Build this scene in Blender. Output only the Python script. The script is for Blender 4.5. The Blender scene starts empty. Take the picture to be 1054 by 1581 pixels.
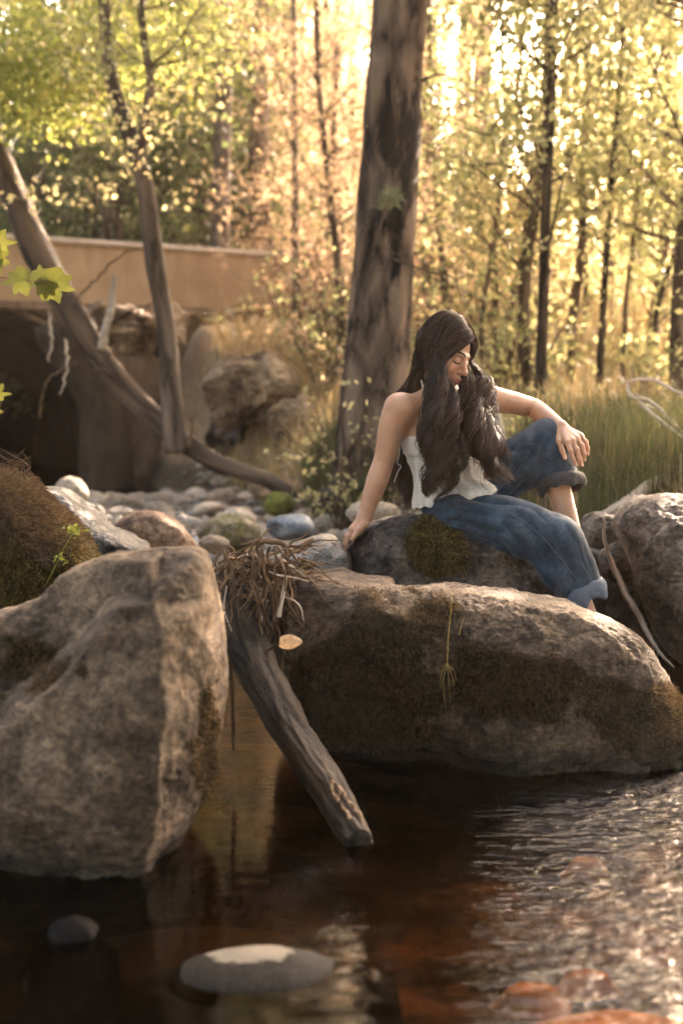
import bpy, math, random
import numpy as np
from mathutils import Vector, Matrix

sc = bpy.context.scene
COL = sc.collection
RAD = math.radians
HAZE_D = 0.0005
rng = np.random.default_rng(11)
random.seed(11)

# ------------------------------------------------------------------ camera
CAM_H = 1.05
PITCH = math.atan((790.5 - 600) / 2196.0)
FPX = 2196.0
cam_d = bpy.data.cameras.new('camera')
cam_d.sensor_fit = 'VERTICAL'; cam_d.sensor_height = 36.0; cam_d.sensor_width = 24.0
cam_d.lens = 50.0
cam_d.clip_start = 0.05; cam_d.clip_end = 600
cam_d.dof.use_dof = True; cam_d.dof.focus_distance = 4.55; cam_d.dof.aperture_fstop = 2.3
cam = bpy.data.objects.new('camera', cam_d); COL.objects.link(cam)
cam.location = (0, 0, CAM_H); cam.rotation_euler = (RAD(90) - PITCH, 0, 0)
sc.camera = cam

# ------------------------------------------------------------------ world, sun, exposure
SUN_EL, SUN_AZ = 27.0, 24.0        # azimuth to the right of the view axis, behind the subject
w = bpy.data.worlds.new('World'); sc.world = w; w.use_nodes = True
wn = w.node_tree; bg = wn.nodes['Background']
sky = wn.nodes.new('ShaderNodeTexSky'); sky.sky_type = 'NISHITA'; sky.sun_disc = False
sky.sun_elevation = RAD(SUN_EL); sky.sun_rotation = RAD(SUN_AZ)
sky.dust_density = 5.0; sky.air_density = 1.0; sky.ozone_density = 0.6
warm = wn.nodes.new('ShaderNodeMix'); warm.data_type = 'RGBA'; warm.blend_type = 'MULTIPLY'
warm.inputs[0].default_value = 1.0; warm.inputs[7].default_value = (1.0, 0.86, 0.76, 1)
wn.links.new(sky.outputs[0], warm.inputs[6]); wn.links.new(warm.outputs[2], bg.inputs[0])
bg.inputs[1].default_value = 0.15
sl = bpy.data.lights.new('sun', 'SUN'); sl.energy = 3.4; sl.angle = RAD(0.5); sl.color = (1.0, 0.79, 0.61)
so = bpy.data.objects.new('sun', sl); COL.objects.link(so)
sd = Vector((math.sin(RAD(SUN_AZ)) * math.cos(RAD(SUN_EL)), math.cos(RAD(SUN_AZ)) * math.cos(RAD(SUN_EL)), math.sin(RAD(SUN_EL))))
so.rotation_euler = sd.to_track_quat('Z', 'Y').to_euler(); so.location = sd * 60
sc.view_settings.view_transform = 'Standard'; sc.view_settings.look = 'None'
sc.view_settings.gamma = 1.0; sc.view_settings.exposure = 4.3
sc.render.film_transparent = False
cy = sc.cycles
cy.use_denoising = True; cy.max_bounces = 8; cy.diffuse_bounces = 4; cy.glossy_bounces = 3
cy.transmission_bounces = 6; cy.transparent_max_bounces = 12; cy.volume_bounces = 0
cy.sample_clamp_indirect = 6.0; cy.sample_clamp_direct = 0.0; cy.volume_step_rate = 4.0

# ------------------------------------------------------------------ helpers
def P(px, py, Y):
    """a point of the place seen at photo pixel (px, py) and y = Y"""
    u = (px - 527.0) / FPX; v = (790.5 - py) / FPX
    c, s = math.cos(PITCH), math.sin(PITCH)
    dy = c + v * s; dz = -s + v * c
    t = Y / dy
    return np.array([u * t, Y, CAM_H + dz * t])

def PV(px, py, Y):
    u = (px - 527.0) / FPX; v = (790.5 - py) / FPX
    c, s = math.cos(PITCH), math.sin(PITCH)
    t = Y / (c + v * s)
    return np.stack([u * t, Y + 0 * t, CAM_H + (-s + v * c) * t], -1)

_pr = np.random.default_rng(5)
_perm = _pr.permutation(256).astype(np.int64); _perm = np.concatenate([_perm, _perm, _perm])
_g = _pr.normal(size=(256, 3)); _g /= np.linalg.norm(_g, axis=1)[:, None]
def perlin(p):
    p = np.asarray(p, float); i = np.floor(p).astype(np.int64); f = p - i
    u = f * f * f * (f * (f * 6 - 15) + 10); i &= 255
    def gr(dx, dy, dz):
        h = _perm[_perm[_perm[(i[..., 0] + dx) & 255] + ((i[..., 1] + dy) & 255)] + ((i[..., 2] + dz) & 255)]
        g = _g[h]
        return g[..., 0] * (f[..., 0] - dx) + g[..., 1] * (f[..., 1] - dy) + g[..., 2] * (f[..., 2] - dz)
    a = gr(0,0,0); b = gr(1,0,0); x0 = a + u[..., 0] * (b - a)
    a = gr(0,1,0); b = gr(1,1,0); x1 = a + u[..., 0] * (b - a)
    a = gr(0,0,1); b = gr(1,0,1); x2 = a + u[..., 0] * (b - a)
    a = gr(0,1,1); b = gr(1,1,1); x3 = a + u[..., 0] * (b - a)
    y0 = x0 + u[..., 1] * (x1 - x0); y1 = x2 + u[..., 1] * (x3 - x2)
    return y0 + u[..., 2] * (y1 - y0)
def fbm(p, o=4, gain=0.5, lac=2.03):
    a = 1.0; r = 0; p = np.asarray(p, float)
    for k in range(o):
        r = r + a * perlin(p + 17.3 * k); p = p * lac; a *= gain
    return r
def ridged(p, o=4, gain=0.5):
    a = 1.0; r = 0; p = np.asarray(p, float)
    for k in range(o):
        r = r + a * (0.5 - np.abs(perlin(p + 9.1 * k)) * 1.6); p = p * 2.07; a *= gain
    return r
def smooth(a, b, x):
    t = np.clip((x - a) / (b - a), 0, 1); return t * t * (3 - 2 * t)

def mesh_np(name, V, F, smooth_sh=True):
    """F: (n,k) int array, or a list of such arrays with different k"""
    me = bpy.data.meshes.new(name)
    Fs = F if isinstance(F, list) else [F]
    Fs = [np.asarray(f, np.int32) for f in Fs if len(f)]
    V = np.asarray(V, np.float32)
    me.vertices.add(len(V)); me.vertices.foreach_set('co', V.ravel())
    loops = np.concatenate([f.ravel() for f in Fs]); tot = np.concatenate([np.full(len(f), f.shape[1], np.int32) for f in Fs])
    start = np.concatenate([[0], np.cumsum(tot)[:-1]]).astype(np.int32)
    me.loops.add(len(loops)); me.loops.foreach_set('vertex_index', loops)
    me.polygons.add(len(tot)); me.polygons.foreach_set('loop_start', start); me.polygons.foreach_set('loop_total', tot)
    me.polygons.foreach_set('use_smooth', np.full(len(tot), smooth_sh))
    me.update(calc_edges=True); me.validate()
    return me
def attr(me, name, vals):
    a = me.attributes.new(name, 'FLOAT', 'POINT'); a.data.foreach_set('value', np.asarray(vals, np.float32))
def obj(name, me, mat=None, parent=None, label=None, cat=None, group=None, kind=None, loc=None):
    o = bpy.data.objects.new(name, me); COL.objects.link(o)
    if mat is not None and me is not None: me.materials.append(mat)
    if parent is not None: o.parent = parent
    if loc is not None: o.location = loc
    return tag(o, label, cat, group, kind)
def tag(o, label=None, cat=None, group=None, kind=None):
    if label: o['label'] = label
    if cat: o['category'] = cat
    if group: o['group'] = group
    if kind: o['kind'] = kind
    return o
def empty(name, loc, label, cat, group=None):
    o = bpy.data.objects.new(name, None); COL.objects.link(o); o.location = loc; o.empty_display_size = 0.1
    bpy.context.view_layer.update()
    return tag(o, label, cat, group)

def resample(pts, n):
    pts = np.asarray(pts, float); k = len(pts)
    if k == 2:
        t = np.linspace(0, 1, n)[:, None]; return pts[0] * (1 - t) + pts[1] * t
    P_ = np.vstack([2 * pts[0] - pts[1], pts, 2 * pts[-1] - pts[-2]])
    d = np.linalg.norm(np.diff(pts[:, :3], axis=0), axis=1) + 1e-9; s = np.concatenate([[0], np.cumsum(d)]); s /= s[-1]
    t = np.linspace(0, 1, n); idx = np.clip(np.searchsorted(s, t, 'right') - 1, 0, k - 2)
    u = ((t - s[idx]) / (s[idx + 1] - s[idx]))[:, None]
    p0, p1, p2, p3 = P_[idx], P_[idx + 1], P_[idx + 2], P_[idx + 3]
    return 0.5 * ((2 * p1) + (-p0 + p2) * u + (2 * p0 - 5 * p1 + 4 * p2 - p3) * u ** 2 + (-p0 + 3 * p1 - 3 * p2 + p3) * u ** 3)

def tube(pts, rad, sides=8, cap=True):
    pts = np.asarray(pts, float); n = len(pts); rad = np.broadcast_to(np.asarray(rad, float), (n,))
    T = np.gradient(pts, axis=0); T /= np.linalg.norm(T, axis=1)[:, None] + 1e-12
    ref = np.array([0.0, 0, 1]) if abs(T[0, 2]) < 0.9 else np.array([1.0, 0, 0])
    N = np.zeros_like(pts); v = np.cross(T[0], ref); v /= np.linalg.norm(v); N[0] = v
    for i in range(1, n):
        v = N[i - 1] - T[i] * np.dot(N[i - 1], T[i]); N[i] = v / (np.linalg.norm(v) + 1e-12)
    B = np.cross(T, N); a = np.linspace(0, 2 * np.pi, sides, endpoint=False)
    V = pts[:, None] + rad[:, None, None] * (N[:, None] * np.cos(a)[None, :, None] + B[:, None] * np.sin(a)[None, :, None])
    V = V.reshape(-1, 3); sl_ = np.concatenate([[0], np.cumsum(np.linalg.norm(np.diff(pts, axis=0), axis=1))])
    tube.bark = np.stack([(rad[:, None] * np.cos(a)[None]).ravel(), (rad[:, None] * np.sin(a)[None]).ravel(), np.repeat(sl_, sides)], -1)
    if cap: tube.bark = np.vstack([tube.bark, [0, 0, 0], [0, 0, sl_[-1]]])
    i = np.arange(n - 1)[:, None] * sides; j = np.arange(sides)[None]; j2 = (j + 1) % sides
    F = np.stack([i + j, i + j2, i + sides + j2, i + sides + j], -1).reshape(-1, 4)
    tris = []
    if cap:
        V = np.vstack([V, pts[0], pts[-1]]); c0, c1 = n * sides, n * sides + 1
        jj = np.arange(sides); k = (jj + 1) % sides
        tris = np.vstack([np.stack([np.full(sides, c0), k, jj], -1), np.stack([np.full(sides, c1), (n - 1) * sides + jj, (n - 1) * sides + k], -1)])
    return V, F, tris
def battr(me, B): a = me.attributes.new('bark', 'FLOAT_VECTOR', 'POINT'); a.data.foreach_set('vector', np.asarray(B, np.float32).ravel())
class MB:
    def __init__(s): s.V = []; s.Q = []; s.T = []; s.n = 0; s.A = []; s.B = []
    def add(s, V, Q=None, T=None, a=0.0, b=None):
        s.B.append(V if b is None else b)
        s.V.append(V)
        if Q is not None and len(Q): s.Q.append(np.asarray(Q) + s.n)
        if T is not None and len(T): s.T.append(np.asarray(T) + s.n)
        s.n += len(V); s.A.append(np.full(len(V), a))
    def tube(s, pts, rad, sides=8, a=0.0, cap=True): V, Q, T = tube(pts, rad, sides, cap); s.add(V, Q, T, a, tube.bark + np.array([0, 0, len(s.V) * .37]))
    def mesh(s, name, sm=True):
        F = ([np.vstack(s.Q)] if s.Q else []) + ([np.vstack(s.T)] if s.T else [])
        me = mesh_np(name, np.vstack(s.V), F, sm); battr(me, np.vstack(s.B))
        if any(a.any() for a in s.A): attr(me, 'tone', np.concatenate(s.A))
        return me

ORD = ['leftmost', 'second from the left', 'third from the left', 'fourth from the left', 'fifth from the left', 'sixth from the left', 'seventh from the left', 'eighth from the left', 'ninth from the left', 'tenth from the left']
def relabel(objs, what, rows, per=10):
    """give look-alikes labels that tell them apart: by row (distance) and by their order from the left within the row"""
    objs = sorted(objs, key=lambda o: o.location.y); k = max(1, -(-len(objs) // len(rows)))
    for i, rn in enumerate(rows):
        row = sorted(objs[i * k:(i + 1) * k], key=lambda o: o.location.x / max(o.location.y, .3))
        for j, o in enumerate(row): o['label'] = what + ', ' + rn + ', ' + (ORD[j] if j < 5 or len(row) - j > 5 and j < 10 else ['rightmost', 'second from the right', 'third from the right', 'fourth from the right', 'fifth from the right', 'sixth from the right'][min(5, len(row) - 1 - j)])
# ------------------------------------------------------------------ materials
class NT:
    def __init__(s, name):
        s.m = bpy.data.materials.new(name); s.m.use_nodes = True; s.t = s.m.node_tree; s.t.nodes.clear()
        s.out = s.n('ShaderNodeOutputMaterial')
    def n(s, typ, **kw):
        nd = s.t.nodes.new(typ)
        for k, v in kw.items(): setattr(nd, k, v)
        return nd
    def l(s, a, b): s.t.links.new(a, b)
    def set(s, sock, v):
        if isinstance(v, bpy.types.NodeSocket): s.l(v, sock)
        elif isinstance(v, (tuple, list)) and len(v) == 3 and sock.type == 'RGBA': sock.default_value = (*v, 1)
        else: sock.default_value = v
    def coord(s, which='Object'): return s.n('ShaderNodeTexCoord').outputs[which]
    def pos(s): return s.n('ShaderNodeNewGeometry').outputs['Position']
    def noise(s, vec, scale, detail=5, rough=0.55, dist=0.0, out='Fac'):
        nd = s.n('ShaderNodeTexNoise'); s.l(vec, nd.inputs['Vector']); nd.inputs['Scale'].default_value = scale
        nd.inputs['Detail'].default_value = detail; nd.inputs['Roughness'].default_value = rough; nd.inputs['Distortion'].default_value = dist
        return nd.outputs[0 if out == 'Fac' else 1]
    def vor(s, vec, scale, feat='F1', out='Distance'):
        nd = s.n('ShaderNodeTexVoronoi', feature=feat); s.l(vec, nd.inputs['Vector']); nd.inputs['Scale'].default_value = scale
        return nd.outputs[out]
    def ramp(s, fac, stops):
        nd = s.n('ShaderNodeValToRGB'); s.l(fac, nd.inputs[0]); e = nd.color_ramp.elements
        while len(e) < len(stops): e.new(0.5)
        for el, (p, c) in zip(e, stops): el.position = p; el.color = (*c, 1) if len(c) == 3 else c
        return nd.outputs[0]
    def mix(s, f, a, b, blend='MIX'):
        nd = s.n('ShaderNodeMix', data_type='RGBA', blend_type=blend)
        s.set(nd.inputs[0], f); s.set(nd.inputs[6], a); s.set(nd.inputs[7], b); return nd.outputs[2]
    def math(s, op, a, b=0.0, c=None):
        nd = s.n('ShaderNodeMath', operation=op); s.set(nd.inputs[0], a); s.set(nd.inputs[1], b)
        if c is not None: s.set(nd.inputs[2], c)
        return nd.outputs[0]
    def mapr(s, v, a, b, c=0.0, d=1.0):
        nd = s.n('ShaderNodeMapRange'); s.set(nd.inputs[0], v)
        for k, x in zip((1, 2, 3, 4), (a, b, c, d)): nd.inputs[k].default_value = x
        return nd.outputs[0]
    def scale(s, vec, xyz):
        nd = s.n('ShaderNodeMapping'); s.l(vec, nd.inputs[0]); nd.inputs['Scale'].default_value = xyz; return nd.outputs[0]
    def bump(s, h, strength=0.5, dist=0.01, normal=None):
        nd = s.n('ShaderNodeBump'); s.l(h, nd.inputs['Height']); nd.inputs['Strength'].default_value = strength
        nd.inputs['Distance'].default_value = dist
        if normal is not None: s.l(normal, nd.inputs['Normal'])
        return nd.outputs[0]
    def attr(s, name): return s.n('ShaderNodeAttribute', attribute_name=name).outputs['Fac']
    def rnd(s): return s.n('ShaderNodeObjectInfo').outputs['Random']
    def bsdf(s, col, rough=0.7, normal=None, spec=0.5, **kw):
        b = s.n('ShaderNodeBsdfPrincipled'); s.set(b.inputs['Base Color'], col); s.set(b.inputs['Roughness'], rough)
        s.set(b.inputs['Specular IOR Level'], spec)
        if normal is not None: s.l(normal, b.inputs['Normal'])
        for k, v in kw.items(): s.set(b.inputs[k.replace('_', ' ')], v)
        return b.outputs[0]
    def addmix(s, f, a, b):
        nd = s.n('ShaderNodeMixShader'); s.set(nd.inputs[0], f); s.l(a, nd.inputs[1]); s.l(b, nd.inputs[2]); return nd.outputs[0]
    def end(s, sh): s.l(sh, s.out.inputs[0]); return s.m

def rock_mat(name, dark, mid, light, moss=0.0, mosscol=((.02, .022, .006), (.075, .06, .016)), rough=0.75, scale=1.0, spec=0.35, wet_z=None, bumpd=0.012, per_obj=False, use_attr=False):
    t = NT(name); p = t.pos() if not per_obj else t.coord('Object')
    n1 = t.noise(p, 3.2 * scale, 8, 0.62, 0.3); n2 = t.noise(p, 20 * scale, 12, 0.78); n3 = t.noise(p, 170 * scale, 5, 0.8)
    v = t.math('MULTIPLY_ADD', n2, 0.45, t.math('MULTIPLY', n1, 0.6))
    col = t.ramp(v, [(0.43, dark), (0.52, mid), (0.61, light)])
    grain = t.ramp(n3, [(0.34, (.42, .42, .42)), (0.48, (.95, .95, .95)), (0.66, (1.6, 1.56, 1.45))])
    col = t.mix(0.8, col, grain, 'MULTIPLY')
    g2 = t.noise(p, 55 * scale, 6, 0.75); col = t.mix(0.85, col, t.ramp(g2, [(0.38, (.5, .48, .46)), (0.5, (1, 1, 1)), (0.64, (1.5, 1.48, 1.42))]), 'MULTIPLY')
    lich = t.mapr(t.noise(p, 9 * scale, 5, 0.7), 0.60, 0.70)
    col = t.mix(t.math('MULTIPLY', lich, 0.35), col, tuple(min(1, c * 1.5) for c in light))
    if per_obj:
        r = t.rnd(); tint = t.ramp(r, [(0, (.5, .47, .45)), (.22, (.95, .85, .74)), (.45, (.66, .63, .62)), (.62, (1.25, 1.12, .98)), (.8, (.72, .6, .5)), (1, (1.0, 1.0, 1.04))])
        col = t.mix(1.0, col, tint, 'MULTIPLY')
    cr = t.mapr(t.noise(t.scale(p, (1, 1, 3.2)), 7 * scale, 6, .7, 1.0), .47, .53)
    h = t.math('ADD', t.math('MULTIPLY', n2, 1.0), t.math('MULTIPLY', n3, 0.35)); h = t.math('ADD', h, t.math('MULTIPLY', n1, 1.2))
    h = t.math('ADD', h, t.math('MULTIPLY', cr, 0.30))
    rgh = rough
    if moss > 0:
        mn = t.noise(p, 5.5 * scale, 6, 0.72, 0.4)
        if use_attr: mm = t.mapr(t.math('ADD', mn, t.math('MULTIPLY', t.math('SUBTRACT', t.attr('moss'), 0.5), 0.55)), 0.5, 0.57)
        else: mm = t.mapr(mn, 0.62 - 0.3 * moss, 0.70 - 0.3 * moss)
        mf = t.noise(p, 95, 5, 0.75); mc = t.ramp(t.math('MULTIPLY_ADD', t.noise(p, 14, 4, 0.6), 0.6, t.math('MULTIPLY', mf, 0.5)), [(0.38, mosscol[0]), (0.68, mosscol[1])])
        col = t.mix(t.math('MULTIPLY', mm, 0.92), col, mc); h = t.math('ADD', h, t.math('MULTIPLY', t.math('MULTIPLY', mf, mm), 2.2))
        rgh = t.mapr(mm, 0, 1, rough, 0.95)
    if wet_z is not None:
        z = t.n('ShaderNodeSeparateXYZ'); t.l(t.pos(), z.inputs[0])
        wet = t.mapr(t.math('ADD', z.outputs[2], t.math('MULTIPLY', t.noise(t.pos(), 7, 3), -0.05)), wet_z - 0.02, wet_z + 0.025, 1.0, 0.0)
        col = t.mix(t.math('MULTIPLY', wet, 0.6), col, (0.012, 0.010, 0.008)); rgh = t.mix(wet, rgh, (0.25, 0.25, 0.25)) if isinstance(rgh, bpy.types.NodeSocket) else t.mapr(wet, 0, 1, rgh, 0.25)
    return t.end(t.bsdf(col, rgh, t.bump(h, 0.9, bumpd), spec))

def bark_mat(name, dark, light, vs=9.0, warm=None, patch=None, bumpd=0.02, rough=0.9, zs=.16):
    t = NT(name); p = t.n('ShaderNodeAttribute', attribute_name='bark').outputs['Vector']; q = t.scale(p, (vs, vs, vs * zs))
    n = t.noise(q, 1.0, 7, 0.68, 0.6); v = t.vor(t.mix(0.3, q, t.noise(q, 1.3, 3, out='Color')), 0.9, 'DISTANCE_TO_EDGE')
    h = t.math('MULTIPLY_ADD', t.mapr(v, 0, 0.35), 0.6, n); fine = t.noise(p, 60, 4, 0.7)
    col = t.ramp(t.math('MULTIPLY_ADD', fine, 0.25, t.math('MULTIPLY', h, 0.75)), [(0.42, dark), (0.85, light)])
    if patch: col = t.mix(t.mapr(t.noise(t.scale(p, (1, 1, .35)), patch[1], 5, 0.65), 0.50, 0.56), col, patch[0])
    return t.end(t.bsdf(col, rough, t.bump(t.math('MULTIPLY_ADD', fine, 0.3, h), 1.0, bumpd), 0.2))

def leaf_mat(name, c1, c2, c3=None, trans=0.55, tscale=1.6, sat=None):
    """thin leaf: reflects and lets light through; colour varies from leaf to leaf"""
    t = NT(name); p = t.pos(); r = t.n('ShaderNodeNewGeometry').outputs['Random Per Island']
    st = [(0.0, c1), (0.6, c2)] + ([(1.0, c3)] if c3 else [(1.0, c2)])
    col = t.ramp(t.math('MULTIPLY_ADD', r, 0.7, t.math('MULTIPLY', t.noise(p, 0.7, 2), 0.35)), st)
    d = t.bsdf(col, 0.5, None, 0.35)
    tr = t.n('ShaderNodeBsdfTranslucent'); t.l(t.mix(1.0, col, (tscale, tscale * .96, tscale * 0.86), 'MULTIPLY'), tr.inputs[0])
    return t.end(t.addmix(trans, d, tr.outputs[0]))
def plain(name, col, rough=0.6, spec=0.4, nz=0.0, nscale=40, bumpd=0.002, **kw):
    t = NT(name); n = t.noise(t.coord('Object'), nscale, 4, 0.65)
    c = t.mix(1.0, col, t.ramp(n, [(0.3, (1 - nz,) * 3), (0.7, (1 + nz,) * 3)]), 'MULTIPLY')
    return t.end(t.bsdf(c, rough, t.bump(n, 0.5, bumpd), spec, **kw))
def unit(v): v = np.asarray(v, float); return v / np.linalg.norm(v)
# ------------------------------------------------------------------ ground: one sheet to the horizon
def bank_x(y):      # where the right-hand bank begins
    return np.interp(y, [0, 4.6, 5.6, 7.0, 8.5, 10, 13, 15, 16, 19, 30], [3.4, 2.6, 1.45, 1.05, 0.2, -0.35, -1.2, -2.2, -2.4, -2.6, -2.6])
def bank_h(y):
    return np.interp(y, [0, 5, 7, 10, 13, 16, 18, 26, 60, 200], [0.5, 0.5, 0.5, 0.55, 0.8, 1.75, 1.85, 1.8, 2.6, 9])
def ground_z(x, y):
    x = np.asarray(x, float); y = np.asarray(y, float)
    bx = bank_x(y) + 0.15 * perlin(np.stack([x * .8, y * .8, 0 * x], -1))
    wd = np.interp(y, [0, 5, 9, 14, 17], [0.7, 0.5, 0.8, 1.0, 0.8])
    k = smooth(0, 1, (x - bx) / wd)
    bed = -0.30 + 0.165 * smooth(5.4, 4.6, y) + 0.05 * fbm(np.stack([x * 1.3, y * 1.3, 0 * x], -1), 3)
    bar = smooth(5.2, 6.6, y) * smooth(14.2, 12.6, y) * smooth(-4.0, -2.3, x)
    bed = bed + bar * (0.39 + 0.04 * fbm(np.stack([x * 2, y * 2, 0 * x + 4], -1), 3))
    z = bed * (1 - k) + bank_h(y) * k
    lk = smooth(-2.6, -4.4, x + 0.0 * y) * smooth(20.5, 15, y) * smooth(6, 8, y)          # left bank
    lk2 = smooth(-5.0, -7.0, x)
    z = z * (1 - lk2) + lk2 * (bank_h(y) * 1.2)
    mound = 0.16 * fbm(np.stack([x * .5, y * .5, 0 * x + 9], -1), 4) * k
    far = smooth(22, 60, y)
    z = z + mound + far * 0.5 * fbm(np.stack([x * .08, y * .08, 0 * x], -1), 3)
    # the far bank seen through the culvert
    z = z * (1 - smooth(23.5, 28.5, y) * smooth(0.5, -3, x)) + smooth(23.5, 28.5, y) * smooth(0.5, -3, x) * 2.4
    return z
xs = np.concatenate([-np.geomspace(14, 320, 26)[::-1], np.linspace(-13.8, -3.2, 70), np.linspace(-3.1, 4.0, 190), np.linspace(4.15, 14, 60), np.geomspace(14.5, 320, 26)])
ys = np.concatenate([np.linspace(-30, -1, 12), np.linspace(-.8, 18, 330), np.linspace(18.1, 40, 90), np.geomspace(41, 420, 40)])
X, Y = np.meshgrid(xs, ys); Z = ground_z(X, Y)
Z = Z + 0.012 * fbm(np.stack([X * 9, Y * 9, Z * 0], -1), 3) * (Y < 18)
nx, ny = len(xs), len(ys)
I = (np.arange(ny - 1)[:, None] * nx + np.arange(nx - 1)[None]).ravel()
gm = mesh_np('ground', np.stack([X, Y, Z], -1).reshape(-1, 3), np.stack([I, I + 1, I + nx + 1, I + nx], -1))
t = NT('ground_mat'); p = t.pos(); sep = t.n('ShaderNodeSeparateXYZ'); t.l(p, sep.inputs[0])
n1 = t.noise(p, 1.4, 7, 0.65); n2 = t.noise(p, 12, 6, 0.7); n3 = t.noise(p, 75, 4, 0.7)
soil = t.ramp(t.math('MULTIPLY_ADD', n2, 0.5, t.math('MULTIPLY', n1, 0.5)), [(0.36, (.045, .030, .018)), (0.5, (.13, .088, .05)), (0.66, (.25, .18, .10))])
sand_glow = t.math('MULTIPLY', t.math('MULTIPLY', t.mapr(sep.outputs[1], 10.5, 12.5), t.mapr(sep.outputs[1], 18, 17)), t.mapr(sep.outputs[0], .6, -.4)); soil = t.mix(t.math('MULTIPLY', sand_glow, .85), soil, t.ramp(t.math('MULTIPLY_ADD', n2, .6, t.math('MULTIPLY', n1, .4)), [(.36, (.14, .09, .055)), (.5, (.36, .25, .155)), (.66, (.56, .42, .28))]))  # sandy bank soil, lightened further so its colour carries the haze glow
litter = t.mapr(t.vor(p, 30), 0.15, 0.4); soil = t.mix(t.math('MULTIPLY', litter, 0.4), soil, (.22, .13, .06))
vr = t.vor(p, 26, 'F1', 'Color'); ve = t.vor(p, 26, 'DISTANCE_TO_EDGE')
peb = t.mix(0.75, vr, (.5, .4, .3)); sepc = t.mix(1.0, peb, (.32, .27, .21), 'MULTIPLY'); sepc = t.mix(t.mapr(ve, 0, .06, 1, 0), sepc, (.02, .015, .01))
low = t.mapr(sep.outputs[2], 0.22, 0.34, 1.0, 0.0)
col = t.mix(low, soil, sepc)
rust = t.mapr(t.noise(p, 3.5, 5, .6), .5, .62)
uw = t.mapr(sep.outputs[2], -0.1, 0.02, 1.0, 0.0)
bedc = t.mix(rust, (.040, .024, .012), (.19, .108, .048)); rr_ = t.math('MULTIPLY', t.mapr(sep.outputs[0], .35, .75), t.mapr(sep.outputs[1], 3.0, 2.5)); bedc = t.mix(rr_, bedc, t.mix(rust, (.12, .055, .012), (.42, .20, .03))); bedc = t.mix(0.0, bedc, t.mix(1.0, sepc, (.3, .2, .11), 'MULTIPLY')); bedc = t.mix(.7, bedc, t.ramp(t.noise(p, 5, 5, .6), [(.35, (.25, .25, .25)), (.65, (1.2, 1.2, 1.2))]), 'MULTIPLY')
col = t.mix(uw, col, bedc)
hgt = t.math('ADD', t.math('MULTIPLY', t.mapr(ve, 0, .15), t.math('MULTIPLY', low, t.math('SUBTRACT', 1.0, uw))), t.math('ADD', n2, t.math('MULTIPLY', n3, .4)))
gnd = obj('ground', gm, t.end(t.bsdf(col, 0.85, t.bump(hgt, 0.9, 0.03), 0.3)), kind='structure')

# ------------------------------------------------------------------ water
def build_water():
    xs = np.concatenate([np.linspace(-9, -2.6, 30), np.linspace(-2.5, 3.5, 240)]); ys = np.concatenate([np.linspace(-6, 1.4, 20), np.linspace(1.45, 6.2, 260), np.linspace(6.3, 26, 80)])
    X, Y = np.meshgrid(xs, ys)
    # faster, choppier water on the right in the foreground, calm in the pool on the left
    amp = 0.0008 + 0.010 * smooth(0.25, 1.0, X - 0.12 * (Y - 3)) * smooth(6, 3, Y) + 0.002 * smooth(3.2, 2.4, Y)
    q = np.stack([X * 9 + 2.0 * Y, Y * 15, 0 * X], -1)
    Z = amp * fbm(q, 3) + 0.5 * amp * fbm(q * 2.7 + 3, 2)
    nx, ny = len(xs), len(ys); I = (np.arange(ny - 1)[:, None] * nx + np.arange(nx - 1)[None]).ravel()
    me = mesh_np('water', np.stack([X, Y, Z], -1).reshape(-1, 3), np.stack([I, I + 1, I + nx + 1, I + nx], -1))
    t = NT('water_mat'); p = t.pos(); q = t.scale(p, (0.62, 1.9, 1))
    s = t.n('ShaderNodeSeparateXYZ'); t.l(p, s.inputs[0])
    rip = t.mapr(t.math('SUBTRACT', s.outputs[0], t.math('MULTIPLY', s.outputs[1], 0.10)), -0.10, 0.60, 0.05, 1.15)
    h = t.math('MULTIPLY', t.math('MULTIPLY_ADD', t.noise(q, 48, 2, .5, .6), 0.30, t.noise(q, 16, 3, 0.5, 1.2)), rip)
    nrm = t.bump(h, 1.0, 0.022)
    gl = t.n('ShaderNodeBsdfGlossy'); gl.inputs['Roughness'].default_value = 0.03; t.l(nrm, gl.inputs['Normal'])
    tp = t.n('ShaderNodeBsdfTransparent'); tp.inputs[0].default_value = (0.50, 0.32, 0.15, 1)
    fr = t.n('ShaderNodeFresnel'); fr.inputs['IOR'].default_value = 1.33; t.l(nrm, fr.inputs['Normal'])
    o = obj('water', me, t.end(t.addmix(fr.outputs[0], tp.outputs[0], gl.outputs[0])), kind='structure')
build_water()

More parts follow.
